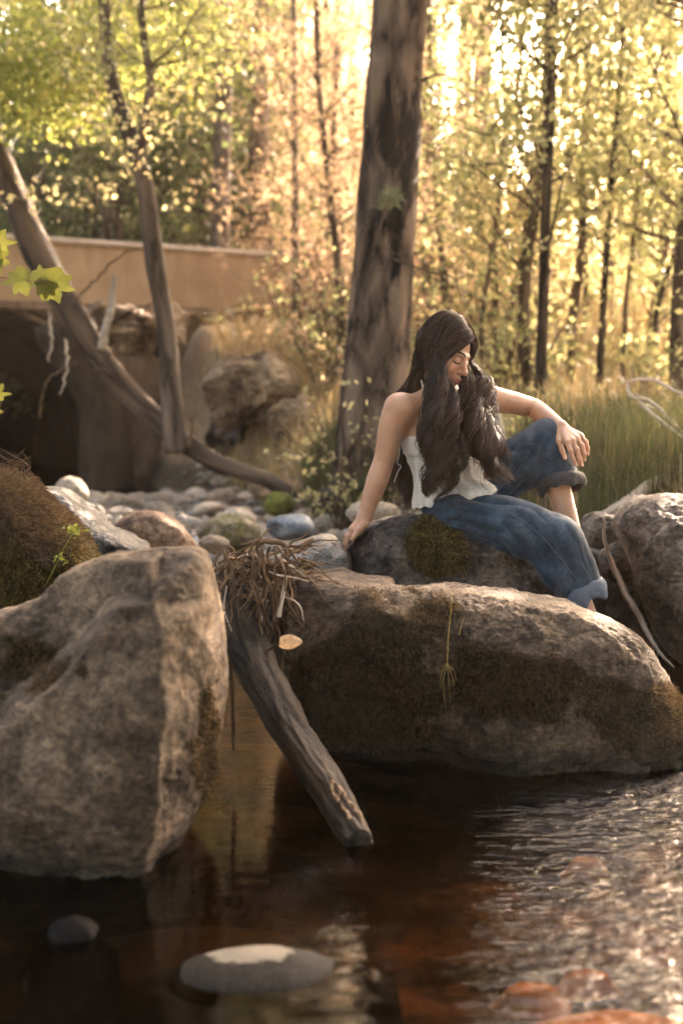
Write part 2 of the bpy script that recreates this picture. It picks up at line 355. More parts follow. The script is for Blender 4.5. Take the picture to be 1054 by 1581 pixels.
# ------------------------------------------------------------------ rocks
def outline_rock(name, outl, Y0, df, db, ctrl=(), center=None, amp=0.02, nsc=4.0, ridge=0.0, prof=2.4, nt=220, ns=80, seed=0, mossf=None, tilt=0.0, rim_amp=1.0, strata=0.0, back=0.75, facet=0.0, fk=34, faces=None):
    """a boulder whose visible outline follows outl (photo pixels at y = Y0), df deep to the front, db to the back"""
    o = np.array(outl, float); o = np.vstack([o, o[:1]])
    o = resample(o, nt * 4 + 1)[:-1]
    c = np.array(center if center else o.mean(0))
    ang = np.arctan2(o[:, 1] - c[1], o[:, 0] - c[0]); r = np.hypot(o[:, 0] - c[0], o[:, 1] - c[1])
    th = np.linspace(-np.pi, np.pi, nt, endpoint=False); od = np.argsort(ang)
    R = np.interp(th, ang[od], r[od], period=2 * np.pi)
    if faces is not None:
        from mathutils.geometry import delaunay_2d_cdt
        rim_ = [(c[0] + R[k] * math.cos(th[k]), c[1] + R[k] * math.sin(th[k]), Y0) for k in range(0, nt, 7)]; fp = np.array(list(faces) + rim_)
        v2, _, tri, ov, _, _ = delaunay_2d_cdt([Vector(q[:2]) for q in fp], [], [], 0, 1e-6); v2 = np.array([v[:] for v in v2]); yv = np.array([fp[o_[0], 2] for o_ in ov])
        def face_y(px, py):
            wx = 7 * fbm(np.stack([px, py, 0 * px], -1) / 55., 3); wy = 7 * fbm(np.stack([px, py, 0 * px + 50], -1) / 55., 3); ax_, ay_ = px + wx, py + wy; out = np.full(len(px), float(Y0))
            for t3 in tri:
                a_, b_, c_ = v2[t3[0]], v2[t3[1]], v2[t3[2]]; dd = (b_[1] - c_[1]) * (a_[0] - c_[0]) + (c_[0] - b_[0]) * (a_[1] - c_[1])
                if abs(dd) < 1e-9: continue
                l1 = ((b_[1] - c_[1]) * (ax_ - c_[0]) + (c_[0] - b_[0]) * (ay_ - c_[1])) / dd; l2 = ((c_[1] - a_[1]) * (ax_ - c_[0]) + (a_[0] - c_[0]) * (ay_ - c_[1])) / dd; l3 = 1 - l1 - l2
                m = (l1 >= -1e-6) & (l2 >= -1e-6) & (l3 >= -1e-6); out[m] = l1[m] * yv[t3[0]] + l2[m] * yv[t3[1]] + l3[m] * yv[t3[2]]
            return out
    def layer(s, front):
        px = c[0] + s * R * np.cos(th); py = c[1] + s * R * np.sin(th)
        b = (1 - s ** prof) ** (1 / 2.0 if prof < 3 else 1 / 2.4)
        if front:
            Yv = Y0 - df * b
            if faces is not None: Yv = (face_y(px, py) * .82 + .18 * (Y0 - .8 * df * b)) * smooth(1, .985, s) + Y0 * (1 - smooth(1, .985, s))
            for (cx, cy_, dY, rr) in ctrl:
                Yv = Yv + dY * np.exp(-((px - cx) ** 2 + (py - cy_) ** 2) / (2 * rr * rr)) * (1 - s ** 6)
            return PV(px, py, Yv)
        base = PV(c[0] + R * np.cos(th), c[1] + R * np.sin(th), np.full(nt, float(Y0)))
        cen = P(c[0], c[1], Y0); q = cen + (base - cen) * (s ** back); q[:, 1] = Y0 + db * b; return q
    rows = [layer(s, True) for s in np.sin(np.linspace(0.02, 1, ns) * np.pi / 2)] + [layer(s, False) for s in np.sin(np.linspace(1, 0.02, ns // 2) * np.pi / 2)[1:]]
    V = np.vstack(rows); n = len(rows)
    V = np.vstack([V, rows[0].mean(0), rows[-1].mean(0)])
    i = np.arange(n - 1)[:, None] * nt; j = np.arange(nt)[None]; k = (j + 1) % nt
    F = np.stack([i + j, i + k, i + nt + k, i + nt + j], -1).reshape(-1, 4)
    jj = np.arange(nt); kk = (jj + 1) % nt
    T = np.vstack([np.stack([np.full(nt, n * nt), kk, jj], -1), np.stack([np.full(nt, n * nt + 1), (n - 1) * nt + jj, (n - 1) * nt + kk], -1)])
    me = mesh_np(name, V, [F, T]); N = np.empty(len(V) * 3, np.float32); me.vertices.foreach_get('normal', N); N = N.reshape(-1, 3)
    s_of = np.concatenate([np.repeat(np.concatenate([np.sin(np.linspace(0.02, 1, ns) * np.pi / 2), np.sin(np.linspace(1, 0.02, ns // 2) * np.pi / 2)[1:]]), nt), [0, 0]])
    q = V * nsc + seed * 13.7
    d = amp * fbm(q, 5, 0.55) + 0.35 * amp * fbm(q * 7, 3, 0.6)
    if facet:
        fr = np.random.default_rng(seed + 900); K = fk; S_ = V[fr.integers(0, len(V), K)]; g_ = fr.normal(size=(K, 3)) * .22; of = fr.normal(size=K) * .35
        Vw = V + .06 * np.stack([perlin(V * 4 + 1), perlin(V * 4 + 5), perlin(V * 4 + 9)], -1)
        D = np.linalg.norm(Vw[:, None] - S_[None], axis=2); wgt = np.exp(-(D - D.min(1, keepdims=True)) / .006); wgt /= wgt.sum(1, keepdims=True)
        val = of[None] * .06 + ((V[:, None] - S_[None]) * g_[None]).sum(2); d = d + facet * np.clip((wgt * val).sum(1) / .05, -1.2, 1.2)
    if ridge: d = d + ridge * (ridged(q * 0.8 + 3, 4) - 0.35)
    if strata: d = d + strata * np.sin((V[:, 2] * 26 + 2.5 * fbm(V * 3, 2) + V[:, 0] * 5))
    d = d * (1 - (1 - rim_amp) * smooth(0.85, 1.0, s_of))
    pk = .5 + 1.2 * np.clip(fbm(V * 3 + 40 + seed, 2), -.3, .8); d = d + pk * (.0065 * fbm(V * 38, 4, .7) + .0065 * ridged(V * np.array([14, 14, 26]) + seed, 4))
    mm = None
    if mossf is not None:
        mm = mossf(V, N); d = d + 0.010 * mm * (0.5 + fbm(V * 45, 3))
    V = V + N * d[:, None]
    me.vertices.foreach_set('co', V.astype(np.float32).ravel()); me.update()
    if mm is not None: attr(me, 'moss', mm)
    nn = np.empty(len(V) * 3, np.float32); me.vertices.foreach_get('normal', nn)
    return me, V, nn.reshape(-1, 3), mm
def px_of(V):
    c, s = math.cos(PITCH), math.sin(PITCH); z = V[:, 2] - CAM_H
    f = V[:, 1] * c - z * s; up = V[:, 1] * s + z * c
    return 527 + FPX * V[:, 0] / f, 790.5 - FPX * up / f

def tufts(name, V, N, w, n, ln, wd, mat, parent, down=0.0, seed=1, lj=0.5, flat=0.35):
    """short moss or grass blades growing out of a surface"""
    r = np.random.default_rng(seed); w = np.clip(w, 0, None); pr = w / w.sum()
    idx = r.choice(len(V), n, p=pr)
    b = V[idx] + r.normal(size=(n, 3)) * 0.004; d = N[idx] + r.normal(size=(n, 3)) * flat + np.array([0, 0, -down])
    d /= np.linalg.norm(d, axis=1)[:, None]; L = ln * (1 - lj + 2 * lj * r.random(n))[:, None]
    sd_ = np.cross(d, r.normal(size=(n, 3))); sd_ /= np.linalg.norm(sd_, axis=1)[:, None]; W = wd
    tip = b + d * L + np.array([0, 0, -down * ln * 0.5]); mid = b + d * L * 0.5
    VV = np.stack([b - d * 0.004, mid - sd_ * W, tip, mid + sd_ * W], 1).reshape(-1, 3)
    F = np.arange(n * 4).reshape(-1, 4)
    return obj(name, mesh_np(name, VV, F, False), mat, parent, kind='stuff')

def moss_mat(name, c1, c2, c3):
    t = NT(name); p = t.pos(); r = t.n('ShaderNodeNewGeometry').outputs['Random Per Island']
    col = t.ramp(t.math('MULTIPLY_ADD', r, 0.6, t.math('MULTIPLY', t.noise(p, 16, 3), 0.45)), [(0.1, c1), (0.5, c2), (0.95, c3)])
    d = t.bsdf(col, 0.8, None, 0.1); tr = t.n('ShaderNodeBsdfTranslucent'); t.l(col, tr.inputs[0])
    return t.end(t.addmix(0.35, d, tr.outputs[0]))
M_MOSS = moss_mat('moss_dry', (.026, .017, .009), (.085, .057, .028), (.22, .155, .085))
M_MOSSG = moss_mat('moss_green', (.028, .022, .008), (.115, .085, .028), (.32, .24, .08))
M_MOSSR = moss_mat('moss_rust', (.032, .020, .011), (.095, .060, .032), (.20, .135, .075))

M_ROCK_L = rock_mat('rock_grey_brown', (.026, .017, .010), (.092, .063, .040), (.23, .165, .108), moss=0.15, rough=0.8, use_attr=True, wet_z=0.03, bumpd=0.012)
M_ROCK_C = rock_mat('rock_mossy_brown', (.020, .013, .008), (.064, .043, .028), (.155, .108, .070), moss=0.5, mosscol=((.016, .011, .006), (.11, .076, .038)), rough=0.8, use_attr=True, wet_z=0.03, bumpd=0.014)
M_ROCK_S = rock_mat('rock_dark_seat', (.022, .017, .016), (.062, .048, .042), (.16, .125, .105), moss=0.5, rough=0.6, use_attr=True, scale=1.5)
M_ROCK_W = rock_mat('rock_wet_grey', (.05, .05, .05), (.15, .145, .14), (.32, .30, .28), rough=0.32, scale=1.8, spec=0.6)
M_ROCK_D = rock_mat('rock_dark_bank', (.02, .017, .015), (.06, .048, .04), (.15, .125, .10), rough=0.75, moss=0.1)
M_ROCK_B = rock_mat('rock_warm_bank', (.09, .055, .034), (.26, .175, .11), (.46, .33, .21), rough=0.85, scale=0.6, bumpd=0.03)
M_COB = rock_mat('cobble', (.16, .138, .115), (.40, .35, .295), (.66, .59, .50), rough=0.55, scale=3.0, per_obj=True, bumpd=0.004)

# ---- big left boulder
def mf_left(V, N):
    x, y = px_of(V)
    g = np.exp(-((x - 50) / 75) ** 2 - ((y - 1030) / 45) ** 2) * .55 + np.exp(-((x - 312) / 24) ** 2 - ((y - 1150) / 110) ** 2) * .6 + .5 * fbm(V * 12, 4, .6) + 0.6 * smooth(0.5, .9, -N[:, 2]) + 0.12 * (fbm(V * 6, 3) + .5)
    return np.clip(g, 0, 1)
me, V, N, mm = outline_rock('left_boulder', [(-90, 960), (0, 952), (60, 925), (82, 900), (122, 878), (185, 860), (250, 852), (300, 850), (318, 868), (328, 920), (338, 980), (345, 1060), (338, 1120), (322, 1190), (300, 1255), (262, 1330), (215, 1375), (150, 1402), (60, 1400), (-40, 1370), (-120, 1300), (-150, 1120)],
    3.22, 0.34, 0.42, center=(130, 1130), amp=0.006, nsc=7, ridge=0.006, facet=.006, fk=60, nt=420, ns=150, seed=1, mossf=mf_left, rim_amp=.8, prof=3.2,
    faces=[(90, 892, 3.20), (200, 873, 3.12), (228, 868, 3.04), (300, 862, 3.06), (237, 930, 2.92), (190, 945, 2.92), (150, 985, 2.89), (110, 1035, 2.87), (55, 1092, 2.85), (0, 1135, 2.85), (-60, 1150, 2.9),
        (203, 922, 3.10), (165, 928, 3.17), (122, 972, 3.15), (82, 1018, 3.13), (30, 1055, 3.08), (-20, 1085, 3.04), (60, 955, 3.18), (0, 985, 3.15), (310, 930, 3.07), (325, 1010, 3.10), (247, 1000, 2.89), (285, 955, 2.97),
        (252, 1100, 2.85), (246, 1200, 2.85), (238, 1290, 2.88), (218, 1350, 2.96), (300, 1100, 3.05), (322, 1080, 3.13), (290, 1200, 3.03), (262, 1290, 3.06), (150, 1100, 2.84), (80, 1180, 2.80), (160, 1205, 2.80), (20, 1250, 2.82), (120, 1290, 2.85), (150, 1350, 2.97), (60, 1352, 2.98), (-40, 1310, 3.0), (-70, 1200, 2.92)])
LB = obj('boulder', me, M_ROCK_L, label='big pale faceted boulder filling the lower left beside the driftwood log', cat='boulder')
tufts('moss', V, N, mm * (mm > .45) * smooth(.05, .15, V[:, 2]), 14000, .009, .0012, M_MOSS, LB, seed=3)

# ---- big central boulder
def mf_c(V, N):
    x, y = px_of(V)
    line = np.interp(x, [400, 455, 520, 560, 700, 820, 900, 1000, 1080], [1100, 1010, 950, 905, 915, 960, 1010, 1050, 1060])
    low = np.interp(x, [430, 560, 640, 700, 780, 900, 960, 1060], [1180, 1190, 1180, 1135, 1110, 1120, 1180, 1230])
    g = smooth(-15, 45, y - line) * smooth(35, -35, y - low)
    bare = np.exp(-((x - 800) / 130) ** 2 - ((y - 975) / 45) ** 2) + 1.1 * np.exp(-((x - 790) / 95) ** 2 - ((y - 1180) / 50) ** 2) + .6 * np.exp(-((x - 700) / 60) ** 2 - ((y - 1105) / 40) ** 2)
    g = g * (1 - np.clip(bare, 0, 1)) + np.exp(-((x - 1010) / 45) ** 2 - ((y - 1120) / 60) ** 2) + .75 * fbm(V * 8, 5, .6) - .12
    return np.clip(g, 0, 1)
me, V, N, mm = outline_rock('central_boulder', [(404, 960), (415, 925), (440, 896), (500, 893), (560, 905), (620, 909), (700, 909), (780, 917), (850, 932), (905, 945), (960, 968), (1000, 998), (1028, 1038), (1045, 1080), (1072, 1120), (1085, 1180), (1060, 1235), (960, 1256), (850, 1262), (740, 1258), (678, 1240), (655, 1205), (590, 1185), (520, 1170), (450, 1130), (425, 1060)],
    4.12, 0.34, 0.42, center=(760, 1070), amp=0.022, nsc=5.0, ridge=0.014, facet=.016, fk=26, nt=520, ns=150, seed=2, mossf=mf_c, rim_amp=.35, prof=3.0,
    ctrl=[(455, 930, .05, 40), (600, 1000, -.05, 60), (820, 1020, -.02, 50), (800, 1130, .05, 60), (640, 1150, .12, 60), (780, 1190, -.07, 60), (960, 1060, .05, 50), (700, 1040, .03, 25)])
CB = obj('boulder', me, M_ROCK_C, label='long mossy brown boulder standing in the water at centre right', cat='boulder')
tufts('moss', V, N, np.clip(mm, 0, 1) ** 2 * (mm > .3) * smooth(.02, .12, V[:, 2]), 60000, .010, .0011, M_MOSS, CB, seed=4, down=.3)
CBV, CBN = V, N

# ---- the rock she sits on
def mf_s(V, N):
    x, y = px_of(V)
    g = 1.3 * np.exp(-((x - 668) / 42) ** 2 - ((y - 843) / 38) ** 2) * (V[:, 1] < 5.2) + .42 * np.exp(-((x - 760) / 60) ** 2 - ((y - 870) / 40) ** 2) * (V[:, 1] < 5.1) + .15 * fbm(V * 9, 3)
    return np.clip(g, 0, 1)
me, V, N, mm = outline_rock('seat_boulder', [(531, 905), (532, 870), (538, 843), (552, 822), (575, 806), (612, 797), (650, 799), (700, 803), (745, 806), (790, 816), (830, 840), (862, 880), (880, 930), (860, 985), (780, 1010), (650, 1010), (560, 980)],
    5.12, 0.30, 0.36, center=(690, 900), amp=0.018, nsc=7, ridge=0.012, facet=.014, fk=20, nt=360, ns=110, seed=3, mossf=mf_s, rim_amp=.3, prof=2.8, strata=.0,
    ctrl=[(560, 850, .0, 20), (800, 860, .06, 40)])
SB = obj('boulder', me, M_ROCK_S, label='dark rounded boulder the woman sits on, with a mossy patch in front', cat='boulder')
tufts('moss', V, N, np.clip(mm - .35, 0, 1) ** 1.2 * (N[:, 1] < .1), 15000, .021, .0014, M_MOSSG, SB, seed=6, down=.45)
SBV = V

# ---- flat wet slab
me, V, N, mm = outline_rock('slab', [(425, 868), (440, 848), (468, 836), (508, 827), (530, 846), (541, 862), (541, 900), (520, 925), (440, 925), (425, 890)],
    5.0, 0.18, 0.25, center=(485, 875), amp=0.008, nsc=9, ridge=0.010, nt=200, ns=60, seed=4, rim_amp=.3, prof=2.2)
obj('rock_slab', me, M_ROCK_W, label='wet grey slab of rock left of the seated woman\'s propping hand', cat='rock')

# ---- mossy mound at the left edge
def mf_m(V, N): return np.clip(.75 + .5 * fbm(V * 6, 3), 0, 1)
M_MOUND = rock_mat('rock_mound', (.03, .02, .013), (.09, .058, .034), (.19, .12, .07), moss=.6, mosscol=((.022, .02, .006), (.12, .08, .03)), use_attr=True, rough=.9)
me, V, N, mm = outline_rock('mossy_boulder', [(-80, 725), (-20, 728), (18, 738), (50, 760), (88, 800), (118, 838), (138, 870), (120, 905), (90, 960), (40, 1010), (-60, 1010), (-140, 900)],
    4.35, .35, .4, center=(20, 870), amp=.03, nsc=6, nt=260, ns=90, seed=5, mossf=mf_m, rim_amp=.6)
MB_ = obj('boulder', me, M_MOUND, label='moss and dry grass covered boulder at the left edge of the creek', cat='boulder')
x_, y_ = px_of(V)
tufts('moss', V, N, (N[:, 1] < .4) * 1.0 * np.clip(fbm(V * 6, 3) + .5, 0, 1) * smooth(780, 860, y_), 24000, .014, .0013, M_MOSSG, MB_, seed=8, down=.4)
tufts('dead_moss', V, N, (N[:, 1] < .5) * smooth(870, 800, y_) + 1e-9, 26000, .019, .0012, M_MOSSR, MB_, seed=9, down=.6)
MV = V

# ---- dark wedge behind it
me, V, N, mm = outline_rock('dark_wedge', [(62, 752), (88, 756), (112, 778), (140, 795), (165, 818), (200, 838), (230, 860), (200, 900), (120, 900), (90, 840)],
    5.4, .25, .35, center=(130, 830), amp=.02, nsc=7, ridge=.02, nt=180, ns=60, seed=6, rim_amp=.3)
obj('boulder', me, rock_mat('rock_black_wet', (.012, .012, .012), (.035, .034, .033), (.09, .085, .08), rough=.35, spec=.6), label='low dark wet rock wedged behind the mossy left boulder', cat='rock')

# ---- right bank boulders
me, V, N, mm = outline_rock('right_boulder', [(955, 812), (972, 786), (1000, 770), (1045, 766), (1110, 768), (1170, 800), (1180, 950), (1140, 1050), (1075, 1040), (1040, 1010), (1012, 960), (990, 905), (968, 850)],
    5.35, .42, .5, center=(1080, 890), amp=.03, nsc=6, ridge=.03, nt=260, ns=90, seed=7, rim_amp=.4, strata=.004, ctrl=[(1010, 840, .05, 20)])
obj('boulder', me, M_ROCK_S2 if 'M_ROCK_S2' in globals() else rock_mat('rock_right', (.035, .026, .02), (.12, .09, .07), (.27, .22, .17), rough=.75), label='large dark-sided boulder at the right edge of the picture', cat='boulder')
def simple_rock(outl, Y0, df, db, mat, label, cat='rock', seed=0, amp=.015, ridge=.012, nt=110, ns=36, group=None, nsc=6, name='rock', rim=.4, prof=2.4):
    me, V, N, mm = outline_rock(name, outl, Y0, df, db, facet=amp * .9, amp=amp, nsc=nsc, ridge=ridge, nt=nt, ns=ns, seed=seed, rim_amp=rim, prof=prof)
    return obj(name, me, mat, label=label, cat=cat, group=group)
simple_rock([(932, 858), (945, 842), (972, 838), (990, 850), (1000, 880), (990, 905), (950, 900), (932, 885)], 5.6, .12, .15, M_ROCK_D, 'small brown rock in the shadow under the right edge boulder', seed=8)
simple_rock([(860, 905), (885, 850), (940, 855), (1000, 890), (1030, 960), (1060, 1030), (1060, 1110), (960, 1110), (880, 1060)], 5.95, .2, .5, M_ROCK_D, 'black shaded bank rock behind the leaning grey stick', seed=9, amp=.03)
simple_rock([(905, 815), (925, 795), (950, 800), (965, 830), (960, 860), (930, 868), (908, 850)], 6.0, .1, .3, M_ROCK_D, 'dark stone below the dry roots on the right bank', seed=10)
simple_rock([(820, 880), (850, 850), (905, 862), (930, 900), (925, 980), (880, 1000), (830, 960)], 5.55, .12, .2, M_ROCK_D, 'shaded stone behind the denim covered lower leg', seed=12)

# ---- emergent and sunken stones of the foreground
me, V, N, mm = outline_rock('flat_stone', [(272, 1490), (300, 1460), (350, 1440), (420, 1434), (478, 1446), (508, 1480), (505, 1512), (460, 1535), (380, 1545), (310, 1540), (280, 1520)],
    2.62, .07, .10, center=(395, 1490), amp=.004, nsc=12, nt=160, ns=50, seed=21, rim_amp=.4)
fc = P(395, 1490, 2.62)
V2 = V.copy(); 
# lay it as a low dome on the water: width from the outline, depth along y
th = np.linspace(0, 2 * np.pi, 120, endpoint=False)
def dome(cx_, cy_, rx, ry, h, sink, seed, name, nt=130, ns=36, rot=0.0, rough_=.06):
    rows = []
    for s in np.sin(np.linspace(0.02, 1, ns) * np.pi / 2):
        rr = 1 + rough_ * perlin(np.stack([np.cos(th_ := np.linspace(0, 2 * np.pi, nt, endpoint=False)) * 1.4 + seed, np.sin(th_) * 1.4, th_ * 0], -1)) * 2
        x = s * rx * rr * np.cos(th_); y = s * ry * rr * np.sin(th_)
        rows.append(np.stack([cx_ + x * math.cos(rot) - y * math.sin(rot), cy_ + x * math.sin(rot) + y * math.cos(rot), h * np.sqrt(np.maximum(0, 1 - s ** 2.2)) - sink + 0 * x], -1))
    rows.append((rows[-1] - [cx_, cy_, 0]) * [1.6, 1.6, 0] + [cx_, cy_, -sink - .03]); rows.append((rows[-1] - [cx_, cy_, 0]) * [1.15, 1.15, 0] + [cx_, cy_, -sink - .25])
    V = np.vstack(rows + [rows[0].mean(0)[None]]); n = len(rows)
    V[:, 2] += .003 * fbm(V * 13 + seed, 4) + .0012 * fbm(V * 60 + seed, 3) ; i = np.arange(n - 1)[:, None] * nt; j = np.arange(nt)[None]; k = (j + 1) % nt
    F = np.stack([i + j, i + nt + j, i + nt + k, i + k], -1).reshape(-1, 4); jj = np.arange(nt)
    T = np.stack([np.full(nt, n * nt), jj, (jj + 1) % nt], -1)
    bpy.data.meshes.remove(me) if False else None
    return mesh_np(name, V, [F, T])
bpy.data.meshes.remove(me)
def flat_stone_mat():
    t = NT('flat_stone'); p = t.pos(); s = t.n('ShaderNodeSeparateXYZ'); t.l(p, s.inputs[0])
    g = t.noise(p, 160, 4, .7); c = t.ramp(g, [(.35, (.006, .0055, .005)), (.65, (.028, .026, .024))])
    ex = t.math('DIVIDE', t.math('SUBTRACT', s.outputs[0], cx0 - .012), .082); ey = t.math('DIVIDE', t.math('SUBTRACT', s.outputs[1], cy0 + .030), .060); rr_ = t.math('ADD', t.math('MULTIPLY', ex, ex), t.math('MULTIPLY', ey, ey))
    dry = t.mapr(t.math('ADD', rr_, t.math('MULTIPLY', t.math('SUBTRACT', t.noise(p, 30, 6, .75), .5), 2.2)), .95, .75)
    c = t.mix(dry, c, t.ramp(g, [(.3, (.10, .09, .075)), (.7, (.20, .18, .15))]))
    return t.end(t.bsdf(c, t.mapr(dry, 0, 1, .85, .95), t.bump(g, .5, .003), .04))
q0 = P(395, 1496, 2.6); t0 = CAM_H / (CAM_H - q0[2]); cx0 = q0[0] * t0; cy0 = 2.6 * t0
obj('flat_stone', dome(cx0, cy0, .160, .120, .045, .022, 3, 'flat_stone', rot=.15, rough_=.03), flat_stone_mat(), label='flat oval stone with a dry pale top breaking the foreground water', cat='stone')
q1 = P(112, 1440, 2.7); t1_ = CAM_H / (CAM_H - q1[2])
obj('stone', dome(q1[0] * t1_, 2.7 * t1_, .055, .06, .055, .025, 5, 'stone', rough_=.12), plain('stone_wet_black', (.009, .008, .008), .85, spec=.04, nz=.4, nscale=30, bumpd=.004), label='small dark stone in the water below the pale left boulder', cat='stone')
M_SUNK = plain('sunken_stone_brown', (.035, .02, .011), .7, nz=.4, nscale=14, bumpd=.01)
M_SUNKO = plain('sunken_stone_orange', (.75, .42, .03), .7, nz=.35, nscale=18, bumpd=.01)
for (px, py, rx, ry, m, lab) in [(820, 1500, .05, .03, M_SUNKO, 'orange stone under the water, nearest the middle of the bottom edge'), (905, 1478, .045, .022, M_SUNKO, 'orange streambed stone just right of the other orange stone'),
        (950, 1555, .13, .07, M_SUNKO, 'broad rust orange streambed stone in the bottom right corner'), (905, 1308, .04, .03, M_SUNKO, 'small tan sunken stone below the central boulder'),
        (300, 1440, .22, .16, M_SUNK, 'dark sunken rock around the flat oval stone')]:
    q = P(px, py, 2.6); tt = (CAM_H + .06) / (CAM_H - q[2])
    obj('sunken_stone', dome(q[0] * tt, 2.6 * tt, rx, ry, .016, .118 - .015 * (m is M_SUNKO), int(px) % 17, 'sunken_stone', nt=90, ns=24, rough_=.12), m, label=lab, cat='stone')

# ------------------------------------------------------------------ river cobbles
def cobble_mesh(seed, flat=.6, ang=0.0):
    r = np.random.default_rng(seed)
    import bmesh
    bm = bmesh.new(); bmesh.ops.create_icosphere(bm, subdivisions=4, radius=1.0); me = bpy.data.meshes.new('cobble'); bm.to_mesh(me); bm.free()
    V = np.empty(len(me.vertices) * 3, np.float32); me.vertices.foreach_get('co', V); V = V.reshape(-1, 3).astype(float)
    dirs = V / np.linalg.norm(V, axis=1)[:, None]
    rad = np.full(len(V), 1.0)
    for _ in range(9):
        n = r.normal(size=3); n /= np.linalg.norm(n); dd = .72 + .28 * r.random(); c = dirs @ n
        rad = np.where(c > 1e-3, np.minimum(rad, (1 - ang) * rad + ang * dd / np.maximum(c, 1e-3)), rad)
    rad = rad * (1 + .22 * fbm(dirs * .9 + seed * 3.1, 3)) + .03 * fbm(dirs * 5 + seed, 3)
    V = dirs * rad[:, None] * np.array([1, .8, flat]); me.vertices.foreach_set('co', V.astype(np.float32).ravel())
    me.polygons.foreach_set('use_smooth', np.full(len(me.polygons), True)); me.update(); me.materials.append(M_COB); return me
COBS = [cobble_mesh(i, .5 + .25 * random.random(), (.75, .9, .55)[i % 3]) for i in range(10)]
def gpos(px, py, z0=None):
    """where the ray of a photo pixel meets the ground"""
    for Yv in np.arange(2.0, 30, .03):
        q = P(px, py, Yv); g = float(ground_z(np.array([q[0]]), np.array([q[1]]))[0]) if z0 is None else z0
        if q[2] <= g: return np.array([q[0], q[1], g])
    return P(px, py, 25)
placed = []
def cob(name, loc, size, mi, rz, label, group=None, mat=None, tilt=(0, 0), sc3=(1, 1, 1), cat='stone'):
    me = COBS[mi]
    if mat is not None: me = me.copy(); me.materials.clear(); me.materials.append(mat)
    o = bpy.data.objects.new(name, me); COL.objects.link(o); o.location = loc; o.rotation_euler = (tilt[0], tilt[1], rz); o.scale = (size * sc3[0], size * sc3[1], size * sc3[2])
    placed.append((loc[0], loc[1], size * .9)); return tag(o, label, cat, group)
# stones one can tell apart: px, py(centre), half width px
for (px, py, hw, mi, rz, hh, m, lab) in [
    (448, 812, 36, 1, .1, .9, rock_mat('stone_blue', (.05, .06, .075), (.12, .14, .17), (.26, .28, .31), rough=.4, scale=4, per_obj=False, bumpd=.003), 'smooth blue grey stone, the largest pale one near the slab'),
    (431, 776, 23, 2, .4, 1.1, rock_mat('stone_moss', (.07, .06, .03), (.14, .13, .05), (.25, .23, .1), rough=.8, scale=4, moss=.9, mosscol=((.06, .07, .01), (.26, .26, .05)), bumpd=.006), 'small stone capped with bright green moss'),
    (440, 752, 58, 4, .0, .55, M_ROCK_B, 'long flat brown stone at the far edge of the gravel bar'),
    (524, 766, 33, 5, .2, 1.0, M_ROCK_D, 'round dark brown stone beside the tall pine'),
    (572, 748, 34, 7, .3, .8, M_ROCK_D, 'dark stone behind the woman\'s straight arm'),
    (106, 760, 34, 3, 1.9, 1.25, M_COB, 'pale angular rock standing at the left end of the cobbles'),
    (365, 800, 30, 6, .6, 1.15, M_COB, 'light angular cobble with a bright flat face'),
    (575, 790, 40, 8, .2, .8, M_COB, 'grey stone just behind the propping wrist'),
    (330, 838, 22, 0, .6, 1.2, M_COB, 'craggy pale stone half hidden by the root tangle'),
    (352, 822, 48, 9, .3, .9, rock_mat('stone_mosstop', (.07, .05, .03), (.16, .12, .07), (.3, .24, .15), rough=.7, scale=3, moss=.35, mosscol=((.05, .05, .01), (.2, .19, .04)), bumpd=.006), 'brown stone with a mossy rim behind the root tangle')]:
    Yd = {448: 7.6, 431: 9.6, 440: 11.2, 524: 9.6, 572: 9.3, 106: 9.2, 365: 7.9, 575: 7.9, 330: 6.9, 352: 7.3}[px]
    q = P(px, py, Yd); s = hw / FPX * Yd / .95
    cob('cobble', q + np.array([0, s * .3, -s * .1]), s, mi, rz, lab, mat=m, sc3=(1, 1, hh))
# rusty rotted log stump lying on the cobbles
simple_rock([(178, 822), (186, 804), (215, 793), (250, 796), (280, 812), (300, 838), (300, 868), (230, 862), (190, 850)], 6.5, .16, .2, rock_mat('rock_rusty', (.06, .03, .018), (.2, .11, .06), (.38, .24, .15), rough=.7, scale=2.5, bumpd=.012), 'rust brown rough rock on the cobbles above the pale boulder', seed=14, ridge=.02)
r = np.random.default_rng(3); cnt = 0; tries = 0
while cnt < 288 and tries < 30000:
    tries += 1
    Yd = 5.9 + 8.3 * r.random() ** .8; px = r.uniform(-60, 650); x = (px - 527) / FPX * Yd
    z = float(ground_z(np.array([x]), np.array([Yd]))[0])
    if z > .42 or z < -.14: continue
    s = (.04 + .075 * r.random() ** 1.6) * (1.2 if Yd > 9 else 1)
    if any((x - a) ** 2 + (Yd - b) ** 2 < (.72 * (s + c)) ** 2 for a, b, c in placed): continue
    if Yd < 6.6 and 500 < px: continue
    cob('cobble', (x, Yd, z + s * .22), s, int(r.integers(10)), r.uniform(0, 6.28), 'rounded grey-brown cobble among many like it on the gravel bar behind the boulders', 'cobbles strewn over the gravel bar', tilt=(r.normal() * .2, r.normal() * .2), sc3=(1, .8 + .4 * r.random(), .75 + .5 * r.random()))
    o_ = COL.objects[-1]; dep = 'nearest' if Yd < 7.6 else 'middle' if Yd < 10 else 'farthest'; sd2 = 'left' if px < 200 else 'middle' if px < 400 else 'right'; sz = 'tiny' if s < .05 else 'small' if s < .07 else 'fist sized' if s < .09 else 'large'
    o_['label'] = f'{sz} rounded cobble in the {dep} rows of the gravel bar, {sd2} side'; o_['group'] = f'{sz} cobbles of the {dep} rows, {sd2} side of the gravel bar'
    cnt += 1
print('cobbles', cnt)

